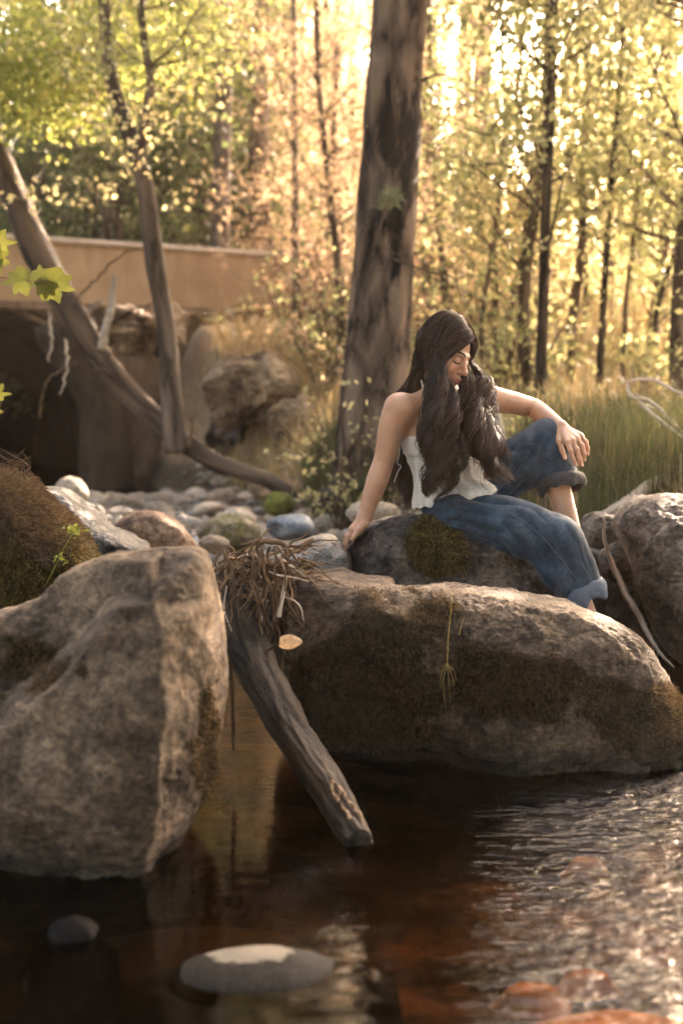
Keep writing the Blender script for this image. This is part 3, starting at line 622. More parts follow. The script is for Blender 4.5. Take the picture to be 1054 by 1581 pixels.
# gravel between the cobbles: too many small pieces to count
gr_ = np.random.default_rng(17); gv = np.empty(len(COBS[1].vertices) * 3, np.float32)
import bmesh
bm = bmesh.new(); bmesh.ops.create_icosphere(bm, subdivisions=2, radius=1.0); bm.verts.ensure_lookup_table(); iv = np.array([v.co[:] for v in bm.verts]); iff = np.array([[v.index for v in f.verts] for f in bm.faces]); bm.free()
n = 5200; Yg = 5.6 + 9 * gr_.random(n) ** .8; xg = (gr_.uniform(-80, 700, n) - 527) / FPX * Yg; zg = ground_z(xg, Yg); kp = (zg > -.10) & (zg < .6); xg, Yg, zg = xg[kp], Yg[kp], zg[kp]; n = len(xg)
sg = (.012 + .045 * gr_.random(n) ** 2)[:, None, None]; rot = gr_.uniform(0, 6.28, n); cr_, sr_ = np.cos(rot)[:, None], np.sin(rot)[:, None]
base = iv[None] * (1 + .35 * perlin(iv[None] * 1.3 + gr_.uniform(0, 90, (n, 1, 1)))[..., None]) * np.stack([np.ones(n), .6 + .4 * gr_.random(n), .45 + .3 * gr_.random(n)], -1)[:, None] * sg
vx = base[..., 0] * cr_ - base[..., 1] * sr_; vy = base[..., 0] * sr_ + base[..., 1] * cr_
Vg = np.stack([vx + xg[:, None], vy + Yg[:, None], base[..., 2] + zg[:, None]], -1).reshape(-1, 3); Fg = (iff[None] + (np.arange(n) * len(iv))[:, None, None]).reshape(-1, 3)
t = NT('gravel'); rr = t.n('ShaderNodeNewGeometry').outputs['Random Per Island']; c = t.ramp(rr, [(0, (.06, .05, .04)), (.3, (.20, .165, .13)), (.6, (.13, .115, .10)), (.85, (.34, .29, .23)), (1, (.42, .38, .33))])
c = t.mix(.6, c, t.ramp(t.noise(t.pos(), 120, 4, .7), [(.3, (.5, .5, .5)), (.7, (1.3, 1.3, 1.3))]), 'MULTIPLY')
obj('gravel', mesh_np('gravel', Vg, Fg), t.end(t.bsdf(c, .6, None, .4)), kind='stuff', label='small gravel filling the gaps between the cobbles', cat='gravel')
# ------------------------------------------------------------------ bridge over the culvert
def concrete(name, c1, c2, sc_=1.0, stain=True):
    t = NT(name); p = t.pos(); n1 = t.noise(p, 1.8 * sc_, 6, .65); n2 = t.noise(t.scale(p, (3, 3, .7)), 2.2 * sc_, 5, .7); n3 = t.noise(p, 45, 4, .7)
    col = t.ramp(t.math('MULTIPLY_ADD', n2, .5, t.math('MULTIPLY', n1, .5)), [(.35, c1), (.65, c2)])
    col = t.mix(t.mapr(n3, .55, .75, 0, .35), col, tuple(c * .5 for c in c1))
    return t.end(t.bsdf(col, .9, t.bump(t.math('ADD', n3, n1), .6, .02), .2))
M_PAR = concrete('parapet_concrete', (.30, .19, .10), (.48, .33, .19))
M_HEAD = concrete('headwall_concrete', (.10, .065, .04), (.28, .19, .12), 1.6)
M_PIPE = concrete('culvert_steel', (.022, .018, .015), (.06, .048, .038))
A = P(-140, 372, 15.4); B = P(600, 416, 19.2)
ztop = 2.70; zpb = 2.03
dv = np.array([B[0] - A[0], B[1] - A[1], 0]); Ln = np.linalg.norm(dv); dv /= Ln; nv = np.array([-dv[1], dv[0], 0])   # nv points away from camera
def wl(s, d, z): q = A + dv * s + nv * d; return np.array([q[0], q[1], z])
bridge = empty('bridge', (A[0], A[1], 0), 'tan concrete road bridge over a dark arched culvert on the far left', 'bridge')
bridge_inv = -np.array([A[0], A[1], 0])
def box_pts(s0, s1, d0, d1, z0, z1, n=1):
    V = [wl(s, d, z) for s in (s0, s1) for d in (d0, d1) for z in (z0, z1)]
    F = [(0, 1, 3, 2), (4, 6, 7, 5), (0, 4, 5, 1), (2, 3, 7, 6), (0, 2, 6, 4), (1, 5, 7, 3)]
    return np.array(V) + bridge_inv, np.array(F)
def bevel_obj(name, V, F, mat, parent, w_=.015, **k):
    o = obj(name, mesh_np(name, V, F, False), mat, parent, **k); b = o.modifiers.new('bevel', 'BEVEL'); b.width = w_; b.segments = 2; return o
V, F = box_pts(-7, Ln, 0, .22, zpb, ztop); bevel_obj('parapet', V, F, M_PAR, bridge)
V, F = box_pts(-7.03, Ln + .03, -.035, .255, ztop + .002, ztop + .065); bevel_obj('coping', V, F, concrete('coping_pale', (.42, .33, .24), (.62, .52, .4)), bridge)
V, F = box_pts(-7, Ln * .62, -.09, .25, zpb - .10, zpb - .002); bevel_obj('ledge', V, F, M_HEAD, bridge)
# headwall with the arch opening; the barrel runs back to the left
def arch(cx, rx, z0, hz, n=28):
    a = np.linspace(0, np.pi, n); return np.stack([cx - rx * np.cos(a), z0 + hz * np.sin(a) ** .9], -1)
apx = P(-15, 600, 15.9); s_c = (apx[0] - A[0]) * dv[0] + (apx[1] - A[1]) * dv[1]
ar = arch(s_c, 1.62, .0, 1.93)
mb = MB(); n = len(ar)
out = []
for k, (s, z) in enumerate(ar):
    out.append((s, max(z, 0)))
Vf, Ff = [], []
zt = zpb - .103
for k, (s, z) in enumerate(ar): Vf += [wl(s, 0.02, z), wl(s, 0.02, zt)]
for k in range(n - 1): Ff.append((2 * k, 2 * k + 2, 2 * k + 3, 2 * k + 1))
b0 = len(Vf); Vf += [wl(ar[0][0], .02, -.5), wl(-9, .02, -.5), wl(-9, .02, zt), wl(ar[0][0], .02, zt)]; Ff.append((b0, b0 + 3, b0 + 2, b0 + 1))
b0 = len(Vf); Vf += [wl(ar[-1][0], .02, -.5), wl(Ln, .02, -.5), wl(Ln, .02, zt), wl(ar[-1][0], .02, zt)]; Ff.append((b0, b0 + 1, b0 + 2, b0 + 3))
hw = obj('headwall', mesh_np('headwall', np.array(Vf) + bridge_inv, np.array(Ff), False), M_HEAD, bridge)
so_ = hw.modifiers.new('solid', 'SOLIDIFY'); so_.thickness = .35; so_.offset = -1
Vb = []; K = 22
for q in range(K):
    tt = q / (K - 1)
    rip = 1 + .014 * math.sin(q * 2.2)
    for s, z in arch(0, (1.62 - .14 * tt) * rip, -.1, (2.0 - .15 * tt) * rip):
        w0 = wl(s_c + s, .03, z); Vb.append(w0 + np.array([-2.6, 5.0, 0]) * tt)
Fb = [(q * n + k, q * n + k + 1, (q + 1) * n + k + 1, (q + 1) * n + k) for q in range(K - 1) for k in range(n - 1)]
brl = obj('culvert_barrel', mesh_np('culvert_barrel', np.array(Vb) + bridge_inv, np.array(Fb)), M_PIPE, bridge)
s2 = brl.modifiers.new('solid', 'SOLIDIFY'); s2.thickness = .12; s2.offset = 1
# road fill above the barrel, so that no light leaks in
V, F = box_pts(-9, Ln + 3, .37, 5.2, zt + .0, zpb + .25); bevel_obj('road_deck', V, F, M_HEAD, bridge)
# rounded concrete pier at the right side of the arch
pr_ = P(163, 600, 15.3)
mb = MB(); zz = np.linspace(-.4, 1.75, 16); pts = np.stack([pr_[0] - .38 * smooth(.7, 1.75, zz), np.full(16, pr_[1]), zz], -1)
mb.tube(pts + bridge_inv, .30 - .05 * smooth(.0, 1.5, zz) + .12 * smooth(1.2, 1.75, zz), 24)
obj('pier', mb.mesh('pier'), concrete('pier_dark', (.035, .026, .02), (.11, .08, .055)), bridge)
# boulders of the abutment and the washed out bank
for (ol, Yd, mt, lab, sd_, df) in [
    ([(172, 500), (190, 476), (222, 480), (232, 510), (215, 538), (185, 540)], 15.0, M_ROCK_B, 'tan block of stone under the parapet, left of the slim curved trunk', 31, .25),
    ([(232, 492), (248, 476), (275, 482), (282, 520), (262, 545), (238, 535)], 15.3, M_ROCK_B, 'brown stone under the parapet behind the slim curved trunk', 32, .25),
    ([(128, 478), (150, 470), (172, 478), (176, 505), (160, 530), (135, 520)], 15.0, M_ROCK_B, 'small stone under the parapet above the culvert arch', 37, .2),
    ([(320, 600), (335, 570), (370, 550), (420, 560), (445, 590), (440, 635), (400, 655), (350, 650)], 13.2, M_ROCK_B, 'rounded tan boulder overhanging the dark hollow in the bank', 34, .5),
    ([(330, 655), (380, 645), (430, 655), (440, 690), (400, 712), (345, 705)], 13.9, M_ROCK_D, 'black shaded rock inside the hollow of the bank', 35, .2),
    ([(420, 640), (470, 625), (520, 650), (530, 690), (470, 705), (430, 690)], 12.6, M_ROCK_B, 'brown bank rock left of the green grass clump', 40, .3)]:
    simple_rock(ol, Yd, df, df, mt, lab, cat='boulder', seed=sd_, amp=.10, ridge=.07, nsc=2.6, nt=160, ns=50, name='boulder', rim=.8)

# ------------------------------------------------------------------ trees
M_BARK_PINE = bark_mat('bark_pine', (.022, .014, .010), (.24, .17, .12), 9.0, patch=((.010, .007, .006), 2.6), bumpd=.07, zs=.34)
M_BARK_BRN = bark_mat('bark_brown', (.035, .023, .015), (.17, .12, .08), 12.0, bumpd=.02)
M_BARK_LEAN = bark_mat('bark_leaning', (.020, .013, .009), (.12, .08, .052), 8.0, bumpd=.02)
M_BARK_GREY = bark_mat('bark_alder', (.045, .032, .024), (.20, .15, .11), 9.0, bumpd=.012, patch=((.06, .045, .03), 4.0))
M_BARK_DARK = bark_mat('bark_dark', (.012, .009, .007), (.07, .05, .035), 14.0)
M_BARK_PALE = bark_mat('bark_pale', (.28, .22, .16), (.55, .46, .36), 10.0)
M_LEAF_Y = leaf_mat('leaf_yellow', (.28, .25, .12), (.42, .37, .19), (.50, .41, .24), .58)
M_LEAF_YG = leaf_mat('leaf_yellow_green', (.10, .115, .045), (.24, .24, .11), (.42, .37, .20), .58)
M_LEAF_G = leaf_mat('leaf_green', (.045, .065, .025), (.10, .125, .045), (.20, .20, .07), .55)
M_LEAF_BG = leaf_mat('needle_blue_green', (.035, .055, .035), (.08, .105, .06), (.14, .16, .08), .35)
M_LEAF_BR = leaf_mat('needle_russet', (.24, .15, .09), (.40, .28, .18), (.52, .42, .28), .55)
M_NEEDLE = leaf_mat('needle_olive', (.06, .07, .03), (.14, .14, .05), (.26, .20, .08), .4)

M_LEAF_YG2 = leaf_mat('leaf_bough_green', (.09, .12, .03), (.24, .26, .07), (.42, .38, .12), .6)
def leaves(cent, n, sig, size, seed, asp=.55, droop=0.0, flatten=.7):
    """n leaves round each centre; every leaf a small four sided blade of its own"""
    r = np.random.default_rng(seed); cent = np.asarray(cent, float); m = len(cent) * n
    c = np.repeat(cent, n, 0) + r.normal(size=(m, 3)) * np.asarray(sig) * np.array([1, 1, flatten])
    d = r.normal(size=(m, 3)); d[:, 2] -= droop; d /= np.linalg.norm(d, axis=1)[:, None]
    s = np.cross(d, r.normal(size=(m, 3))); s /= np.linalg.norm(s, axis=1)[:, None]
    L = (size * (.6 + .8 * r.random(m)))[:, None]; nn = np.cross(d, s)
    V = np.stack([c - d * L * .5, c - s * L * asp * .5 + nn * L * .08, c + d * L * .5, c + s * L * asp * .5 + nn * L * .08], 1).reshape(-1, 3)
    return V, np.arange(m * 4).reshape(-1, 4)
def grow(mb, start, dirn, length, rad, depth, r, tips, nseg=6, wob=.25, up=.1, sides=5, kids=(3, 5)):
    p = np.array(start, float); d = np.array(dirn, float); d /= np.linalg.norm(d); pts = [p.copy()]
    for i in range(nseg):
        d = d + r.normal(size=3) * wob * .5 + np.array([0, 0, up * .3]); d /= np.linalg.norm(d); p = p + d * length / nseg; pts.append(p.copy())
    mb.tube(pts, np.linspace(rad, rad * .3, nseg + 1), sides, cap=False)
    if depth <= 0: tips += pts[2:]; return
    for k in range(int(r.integers(kids[0], kids[1] + 1))):
        i = int(r.integers(2, nseg + 1)); a = r.normal(size=3); dd = d * .7 + a / np.linalg.norm(a) * .8
        grow(mb, pts[i], dd, length * (.45 + .25 * r.random()), rad * .45, depth - 1, r, tips, 5, wob, up, 4)
def put_tree(name, label, cat, pts, rad, bark, leafm=None, seed=0, nb=8, bt=(.4, 1.0), bl=1.0, brad=.3, lv=24, lsig=.16, lsize=.07, asp=.55, group=None, up=.2, depth=1, sides=12, flare=0.0, bumpy=.0, droop=0, bdir=None, extra=None, conifer=False, kids=(3, 5)):
    r = np.random.default_rng(seed); pts = np.asarray(pts, float); base = pts[0].copy()
    root = empty(name, base, label, cat, group); n = max(24, len(pts) * 8)
    pp = resample(pts, n); rr = resample(np.stack([rad, rad, rad], -1), n)[:, 0]
    rr = rr * (1 + flare * np.exp(-np.linspace(0, 1, n) * 14))
    lp = pp - base; mb = MB(); V, Q, T = tube(lp, rr, max(sides, 8))
    if bumpy:
        cc = np.repeat(lp, max(sides, 8), 0); cc = np.vstack([cc, lp[:1], lp[-1:]]); dd = V - cc; ln = np.linalg.norm(dd, axis=1)[:, None] + 1e-6
        bb = tube.bark; V = V + dd / ln * (bumpy * fbm(bb * np.array([10, 10, 2.2]) + seed, 4))[:, None]
    mb.add(V, Q, T, 0, tube.bark); tips = []
    tt = np.sort(r.uniform(bt[0], bt[1], nb))
    for t_ in tt:
        i = min(n - 1, int(t_ * (n - 1))); a = r.uniform(0, 2 * np.pi); el = r.uniform(-.1, .7) if not conifer else r.uniform(-.35, .15)
        dd = np.array([math.cos(a), math.sin(a), el + up]); L = bl * (.6 + .7 * r.random())
        if conifer: L = bl * (1.15 - t_) * (0.8 + .4 * r.random())
        grow(mb, lp[i], dd, L, max(.006, rr[i] * brad), depth, r, tips, 6, .28 if not conifer else .12, up if not conifer else 0, kids=kids)
    obj('trunk', mb.mesh('trunk'), bark, root)
    if leafm is not None and tips:
        tips = np.array(tips)
        if extra is not None: tips = np.vstack([tips, np.asarray(extra) - base])
        V, F = leaves(tips, lv, lsig, lsize, seed + 50, asp, droop); obj('crown', mesh_np('crown', V, F, False), leafm, root)
    return root
def pxline(l): return np.array([P(a, b, c) for a, b, c in l])

# the big pine behind her
PY = 9.6
put_tree('pine_tree', 'big thick pine trunk with rough charred bark rising behind the woman', 'tree',
    pxline([(573, 770, PY), (575, 690, PY), (578, 600, PY), (586, 480, PY), (597, 330, PY), (606, 180, PY), (617, 0, PY), (628, -200, PY), (640, -500, PY)]), np.array([52, 48, 45, 44, 44, 42, 40, 38, 34]) / FPX * PY,
    M_BARK_PINE, M_NEEDLE, seed=2, nb=9, bt=(.72, .98), bl=1.5, brad=.16, lv=10, lsig=.12, lsize=.14, asp=.12, sides=40, flare=.25, bumpy=.028)
# small bare twigs on the pine: own part
root = bpy.data.objects['pine_tree']; bl_ = np.array(root.location); mb = MB()
for pl in [[(603, 120, 9.1), (608, 105, 9.0), (605, 140, 9.0), (610, 180, 9.05), (612, 215, 9.1)], [(600, 300, 9.1), (592, 330, 9.0), (586, 360, 9.0), (600, 385, 9.05), (625, 400, 9.1)], [(610, 400, 9.2), (660, 420, 9.0), (700, 430, 9.1), (712, 470, 9.1)], [(640, 130, 9.6), (680, 115, 9.4), (720, 130, 9.2)]]:
    mb = MB(); mb.tube(resample(pxline(pl) - bl_, 16), np.linspace(.010, .003, 16), 5); obj('dead_twig', mb.mesh('dead_twig'), M_BARK_BRN, root)
V, F = leaves(pxline([(592, 312, 9.0), (606, 308, 9.0), (598, 300, 9.0)]) - bl_, 34, .035, .12, 3, .06); obj('needle_sprig', mesh_np('needle_sprig', V, F, False), leaf_mat('needle_sprig', (.07, .085, .045), (.12, .14, .07), None, .3), root)

# leaning trunk across the culvert
LT = put_tree('leaning_tree', 'thick bare trunk leaning from the upper left down to the cobbles', 'tree',
    pxline([(475, 795, 10.4), (425, 748, 10.9), (370, 728, 11.2), (320, 705, 11.5), (245, 652, 12.0), (170, 572, 12.4), (110, 480, 12.8), (62, 395, 13.1), (20, 300, 13.4), (-15, 205, 13.7), (-70, 60, 14.2)]),
    np.array([8, 15, 20, 24, 26, 24, 22, 20, 19, 18, 15]) / FPX * 12, M_BARK_LEAN, None, seed=3, nb=5, bt=(.35, .95), bl=.6, brad=.16, depth=1, sides=20, bumpy=.03)
# slim curved alder in front of the bridge
alder_clumps = pxline([(x, y, 11.2 + .8 * math.sin(x * .3 + y)) for x, y in [(200, 215), (215, 235), (225, 250), (195, 190), (180, 170), (240, 190), (260, 160), (285, 180), (310, 175), (240, 130), (150, 205), (90, 300), (70, 295), (50, 310), (170, 295), (160, 300), (215, 160), (320, 130), (300, 110), (275, 135), (268, 305), (60, 25), (100, 60), (130, 90)]])
put_tree('alder_tree', 'slim curved grey trunk with yellow leaves in front of the bridge', 'tree',
    pxline([(272, 700, 11.6), (268, 648, 11.6), (262, 580, 11.6), (256, 500, 11.6), (240, 410, 11.5), (228, 310, 11.4), (212, 235, 11.3), (190, 180, 11.3), (170, 110, 11.3), (160, 0, 11.3), (150, -140, 11.3), (160, -300, 11.3)]),
    np.array([18, 16, 14, 14, 15, 14, 13, 12, 9, 7, 6, 4]) / FPX * 11.5, M_BARK_GREY, M_LEAF_Y, seed=14, nb=14, bt=(.5, .98), bl=.9, brad=.22, lv=7, lsig=.12, lsize=.055, asp=.7, sides=14, bumpy=.007, extra=np.repeat(alder_clumps, 3, 0))
# second stem of the alder
put_tree('alder_tree', 'thin dark stem splitting off and rising beside the slim curved trunk', 'tree',
    pxline([(214, 240, 11.3), (224, 190, 11.2), (232, 120, 11.2), (222, 60, 11.2), (216, -30, 11.2), (220, -200, 11.2)]), np.array([8, 7, 6, 6, 5, 3]) / FPX * 11.3, M_BARK_GREY, M_LEAF_YG, seed=5, nb=10, bt=(.3, .95), bl=.8, brad=.4, lv=14, lsig=.14, lsize=.055, asp=.65)
# slender stems of the right half and middle: (label, line, radii px, Y, bark, leaves)
stems = [
 ('tall straight dark slim trunk right of the woman, the darker of the crossing pair', [(833, 610), (838, 470), (841, 350), (848, 200), (853, 60), (858, -150)], [9, 8, 8, 7, 7, 5], 10.6, M_BARK_DARK, M_LEAF_YG, 16),
 ('slim brown trunk leaning into the dark straight one on the right', [(816, 605), (808, 520), (810, 430), (824, 330), (834, 230), (842, 120), (846, -120)], [10, 9, 8, 8, 6, 6, 4], 11.2, M_BARK_BRN, M_LEAF_YG, 14),
 ('thin dark sapling halfway to the right edge', [(922, 640), (926, 560), (932, 450), (938, 340), (950, 200), (960, 60), (975, -120)], [6, 6, 5, 5, 4, 4, 3], 11.8, M_BARK_DARK, M_LEAF_YG, 14),
 ('thin sapling with branching top near the right edge', [(960, 600), (965, 480), (975, 380), (990, 250), (1010, 120), (1040, 20), (1060, -100)], [4, 4, 4, 4, 3, 3, 2], 12.5, M_BARK_BRN, M_LEAF_YG, 14),
 ('thick dark trunk cut by the right edge of the picture', [(1046, 640), (1046, 520), (1052, 400), (1066, 250), (1080, 50), (1090, -150)], [14, 13, 12, 12, 11, 9], 11.0, M_BARK_BRN, M_LEAF_YG, 12),
 ('leaning thin stem left of the crossing dark trunks', [(762, 600), (775, 540), (790, 470), (805, 400), (815, 300), (835, 180)], [7, 6, 6, 5, 4, 3], 13.0, M_BARK_BRN, M_LEAF_Y, 12),
 ('thin wiry stem just right of the woman\'s head', [(742, 560), (745, 480), (757, 400), (768, 320), (775, 250), (800, 120), (820, -80)], [4, 4, 4, 4, 3, 3, 3], 12.2, M_BARK_BRN, M_LEAF_YG, 12),
 ('thin reddish pole trunk behind the right end of the bridge', [(462, 640), (458, 520), (456, 400), (455, 260), (454, 120), (452, -100)], [6, 6, 5, 5, 5, 4], 15.5, M_BARK_BRN, M_LEAF_BR, 8),
 ('thin dark pole trunk between the bridge end and the big pine', [(532, 560), (520, 400), (508, 290), (498, 200), (490, 90), (488, -90)], [6, 6, 5, 5, 5, 4], 13.8, M_BARK_BRN, M_LEAF_BR, 8),
 ('faint slim trunk against the sunny leaves near the right edge', [(900, 620), (905, 480), (900, 350), (885, 200), (895, 20), (890, -150)], [5, 5, 5, 4, 4, 3], 15.0, M_BARK_BRN, M_LEAF_YG, 16),
 ('slim trunk leaning right below the sunny gap at the right', [(990, 620), (1010, 500), (1030, 420), (1060, 330), (1100, 200)], [5, 5, 4, 4, 3], 12.2, M_BARK_DARK, M_LEAF_YG, 12),
 ('thin stem rising close beside the big pine on its sunny side', [(700, 620), (690, 480), (675, 330), (665, 180), (662, 20), (660, -150)], [6, 6, 5, 5, 4, 3], 14.0, M_BARK_BRN, M_LEAF_BR, 8),
]
for k, (lab, ln, rd, Yd, bk, lf, lv) in enumerate(stems):
    lean = random.uniform(-.6, .6)
    put_tree('slim_tree', lab, 'tree', pxline([(a, b, Yd + lean * i / len(ln)) for i, (a, b) in enumerate(ln)]), np.array(rd) / FPX * Yd, bk, lf, seed=100 + k, nb=18, bt=(.25, .98), bl=.75, brad=.35, lv=lv // 2 if lf is not M_LEAF_BR else 10, lsig=.15, lsize=.065 if lf is not M_LEAF_BR else .09, asp=.6 if lf is not M_LEAF_BR else .12, up=.25, droop=.5)
# backdrop trees on and behind the road: own pictures of trunks at the left
bk_list = [
 ('broad dark conifer trunk far behind the bridge, with a sunlit broken limb', [(372, 420), (376, 300), (385, 180), (398, 60), (405, -60), (410, -250)], [17, 16, 15, 14, 13, 10], 24, M_BARK_DARK, M_LEAF_BG, 10),
 ('pale thin dead trunk behind the bridge parapet', [(338, 420), (340, 330), (341, 240), (346, 120), (350, -60)], [6, 6, 5, 4, 4], 25, M_BARK_PALE, None, 0),
 ('grey brown forked trunk behind the middle of the bridge', [(292, 420), (300, 330), (304, 250), (306, 180), (298, 80), (300, -80)], [7, 7, 6, 6, 5, 4], 23, M_BARK_GREY, M_LEAF_G, 16),
 ('leaning brown trunk stub behind the bridge parapet', [(282, 410), (268, 370), (250, 330), (235, 290), (215, 200)], [8, 7, 6, 5, 4], 21, M_BARK_BRN, M_LEAF_G, 16),
 ('slanting thin trunk behind the bridge, left of the slim curved one', [(150, 400), (160, 340), (178, 270), (190, 230), (215, 140)], [6, 6, 5, 4, 3], 20, M_BARK_GREY, M_LEAF_YG, 12)]
for k, (lab, ln, rd, Yd, bk, lf, lv) in enumerate(bk_list):
    put_tree('background_tree', lab, 'tree', pxline([(a, b, Yd) for a, b in ln]), np.array(rd) / FPX * Yd, bk, lf, seed=200 + k, nb=16, bt=(.3, .98), bl=1.6, brad=.3, lv=lv, lsig=.3, lsize=.14 if lf is M_LEAF_BG else .12, asp=.2 if lf is M_LEAF_BG else .6)

# prototypes for the wood, then copies
def proto(name, H, rad, bark, leafm, seed, **k):
    r_ = np.random.default_rng(seed); z = np.linspace(0, H, 8); pts = np.stack([np.cumsum(r_.normal(size=8) * .06 * H / 8), np.cumsum(r_.normal(size=8) * .06 * H / 8), z], -1); pts[0, :2] = 0
    return put_tree(name, 'x', 'tree', pts, np.linspace(rad, rad * .25, 8), bark, leafm, seed=seed, **k)
PR = {
 'yg1': proto('young_broadleaf_tree', 6.0, .06, M_BARK_BRN, M_LEAF_YG, 301, nb=20, bt=(.15, .98), bl=1.2, brad=.35, lv=7, lsig=.18, lsize=.085, up=.3, kids=(3, 5)),
 'yg2': proto('young_broadleaf_tree', 7.0, .07, M_BARK_BRN, M_LEAF_Y, 302, nb=18, bt=(.12, .98), bl=1.3, brad=.35, lv=5, lsig=.2, lsize=.085, up=.3),
 'g1': proto('broadleaf_tree', 9.0, .14, M_BARK_BRN, M_LEAF_G, 303, nb=30, bt=(.12, .98), bl=2.0, brad=.3, lv=16, lsig=.3, lsize=.13, up=.2),
 'c1': proto('conifer_tree', 11.0, .16, M_BARK_BRN, M_LEAF_BG, 304, nb=60, bt=(.06, .99), bl=2.3, brad=.2, lv=16, lsig=.16, lsize=.2, asp=.18, conifer=True, kids=(3, 4)),
 'c2': proto('conifer_tree', 9.0, .12, M_BARK_BRN, M_LEAF_BR, 305, nb=42, bt=(.04, .99), bl=1.7, brad=.2, lv=10, lsig=.12, lsize=.15, asp=.14, conifer=True, kids=(2, 4)),
 'h1': proto('screen_tree', 14.0, .17, M_BARK_BRN, M_LEAF_G, 307, nb=46, bt=(.56, .98), bl=2.4, brad=.3, lv=22, lsig=.32, lsize=.16, up=.15),
 'c3': proto('conifer_tree', 10.0, .13, M_BARK_BRN, M_NEEDLE, 306, nb=50, bt=(.04, .99), bl=2.0, brad=.2, lv=12, lsig=.15, lsize=.18, asp=.15, conifer=True, kids=(2, 4)),
}
used = set(); LAST = [None]
LABS = {'yg1': ('yellow green young tree in the sunlit wood behind the woman', 'young yellow green trees of the sunlit wood'), 'yg2': ('golden leaved young tree glowing in the backlight behind the right bank', 'golden young trees of the sunlit wood'),
 'g1': ('green leafy tree beyond the bridge', 'green trees beyond the bridge'), 'c1': ('blue green conifer standing in the shade beyond the bridge', 'blue green conifers beyond the bridge'),
 'h1': ('added tall tree, its unseen crown above the picture blocking sky light', 'tall trees added with crowns above the picture to block sky light'), 'c2': ('russet dry conifer glowing in the haze between bridge and big pine', 'russet conifers in the hazy middle'), 'c3': ('olive green conifer in the hazy wood far behind', 'olive conifers of the far wood')}
def plant(kind, px, Yd, s=1.0, dz=0.0):
    src = PR[kind]; x = (px - 527) / FPX * Yd; z = float(ground_z(np.array([x]), np.array([float(Yd)]))[0]) + dz
    if kind in used:
        o = src.copy(); COL.objects.link(o)
        for ch in src.children:
            c = ch.copy(); COL.objects.link(c); c.parent = o
    else: o = src; used.add(kind)
    o.location = (x, Yd, z - .05); o.rotation_euler = (random.uniform(-.06, .06), random.uniform(-.06, .06), random.uniform(0, 6.28)); o.scale = (s, s, s * random.uniform(.92, 1.1))
    LAST[0] = o; tag(o, LABS[kind][0], 'tree', LABS[kind][1])
R = random.Random(8)
WOOD = []
for px, Yd, s in [(760, 14, .75), (880, 13, .7), (1000, 14, .8), (700, 17, .8), (830, 17, .8), (940, 17, .85), (1060, 17, .9), (780, 21, .9), (900, 22, 1), (1020, 22, 1), (690, 24, 1), (860, 27, 1), (970, 28, 1.1), (1100, 21, 1), (1090, 14.5, .8)]:
    plant(R.choice(['yg1', 'yg2', 'yg1']), px, Yd, s)
for px, Yd, s in [(665, 15.5, .65), (640, 19, .8), (500, 17.5, .55), (530, 20, .7), (430, 22, .75), (560, 23, .8), (620, 26, .9)]: plant('c2', px, Yd, s)
for px, Yd, s in [(20, 24, 1), (120, 23, .9), (230, 25, 1), (-60, 27, 1.1), (340, 27, 1), (410, 25, .9), (70, 32, 1.2), (180, 33, 1.2), (290, 34, 1.2), (380, 36, 1.3), (460, 30, 1)]: plant('c1' if R.random() < .65 else 'g1', px, Yd, s)
for px, Yd, s in [(60, 19.8, .55), (160, 20.5, .5), (250, 20.2, .5), (330, 21, .55), (-40, 20, .6), (405, 22, .5), (-120, 21, .7)]: plant('g1', px, Yd, s)
for px, Yd, s in [(-200, 25, 1), (-330, 23, 1.1), (-470, 27, 1.1), (-620, 24, 1), (-280, 32, 1.3), (-520, 34, 1.3), (-800, 30, 1.2)]: plant('c1' if R.random() < .5 else 'g1', px, Yd, s)
for px, Yd, s in [(1180, 15, .9), (1260, 18, 1), (1350, 15, .9), (1420, 20, 1), (1200, 24, 1.1), (1560, 17, 1), (1340, 27, 1.2), (1650, 23, 1.1), (1500, 29, 1.3)]: plant(R.choice(['yg1', 'yg2']), px, Yd, s)
for k in range(13):
    Yd = R.uniform(34, 60); plant(R.choice(['c3', 'c3', 'g1', 'yg1']), R.uniform(380, 1200), Yd, R.uniform(1.0, 1.5))
# leafy boughs of a tree at the upper left, hanging into the picture
put_tree('broadleaf_tree', 'leafy yellow green tree hanging its boughs over the upper left corner', 'tree', pxline([(-260, 650, 13), (-250, 300, 13), (-230, 0, 13), (-200, -300, 13)]), np.array([.14, .12, .1, .07]), M_BARK_BRN, M_LEAF_YG2, seed=77, nb=8, bt=(.5, .95), bl=1.2, lv=34, lsig=.2, lsize=.062, asp=.62,
    extra=pxline([(R.uniform(-60, 330), R.uniform(-120, 110) + (40 if R.random() < .3 else 0), R.uniform(11.5, 15)) for _ in range(260)] + [(R.uniform(-40, 150), R.uniform(60, 180), R.uniform(11.5, 14)) for _ in range(150)]))
# branches of the same bough

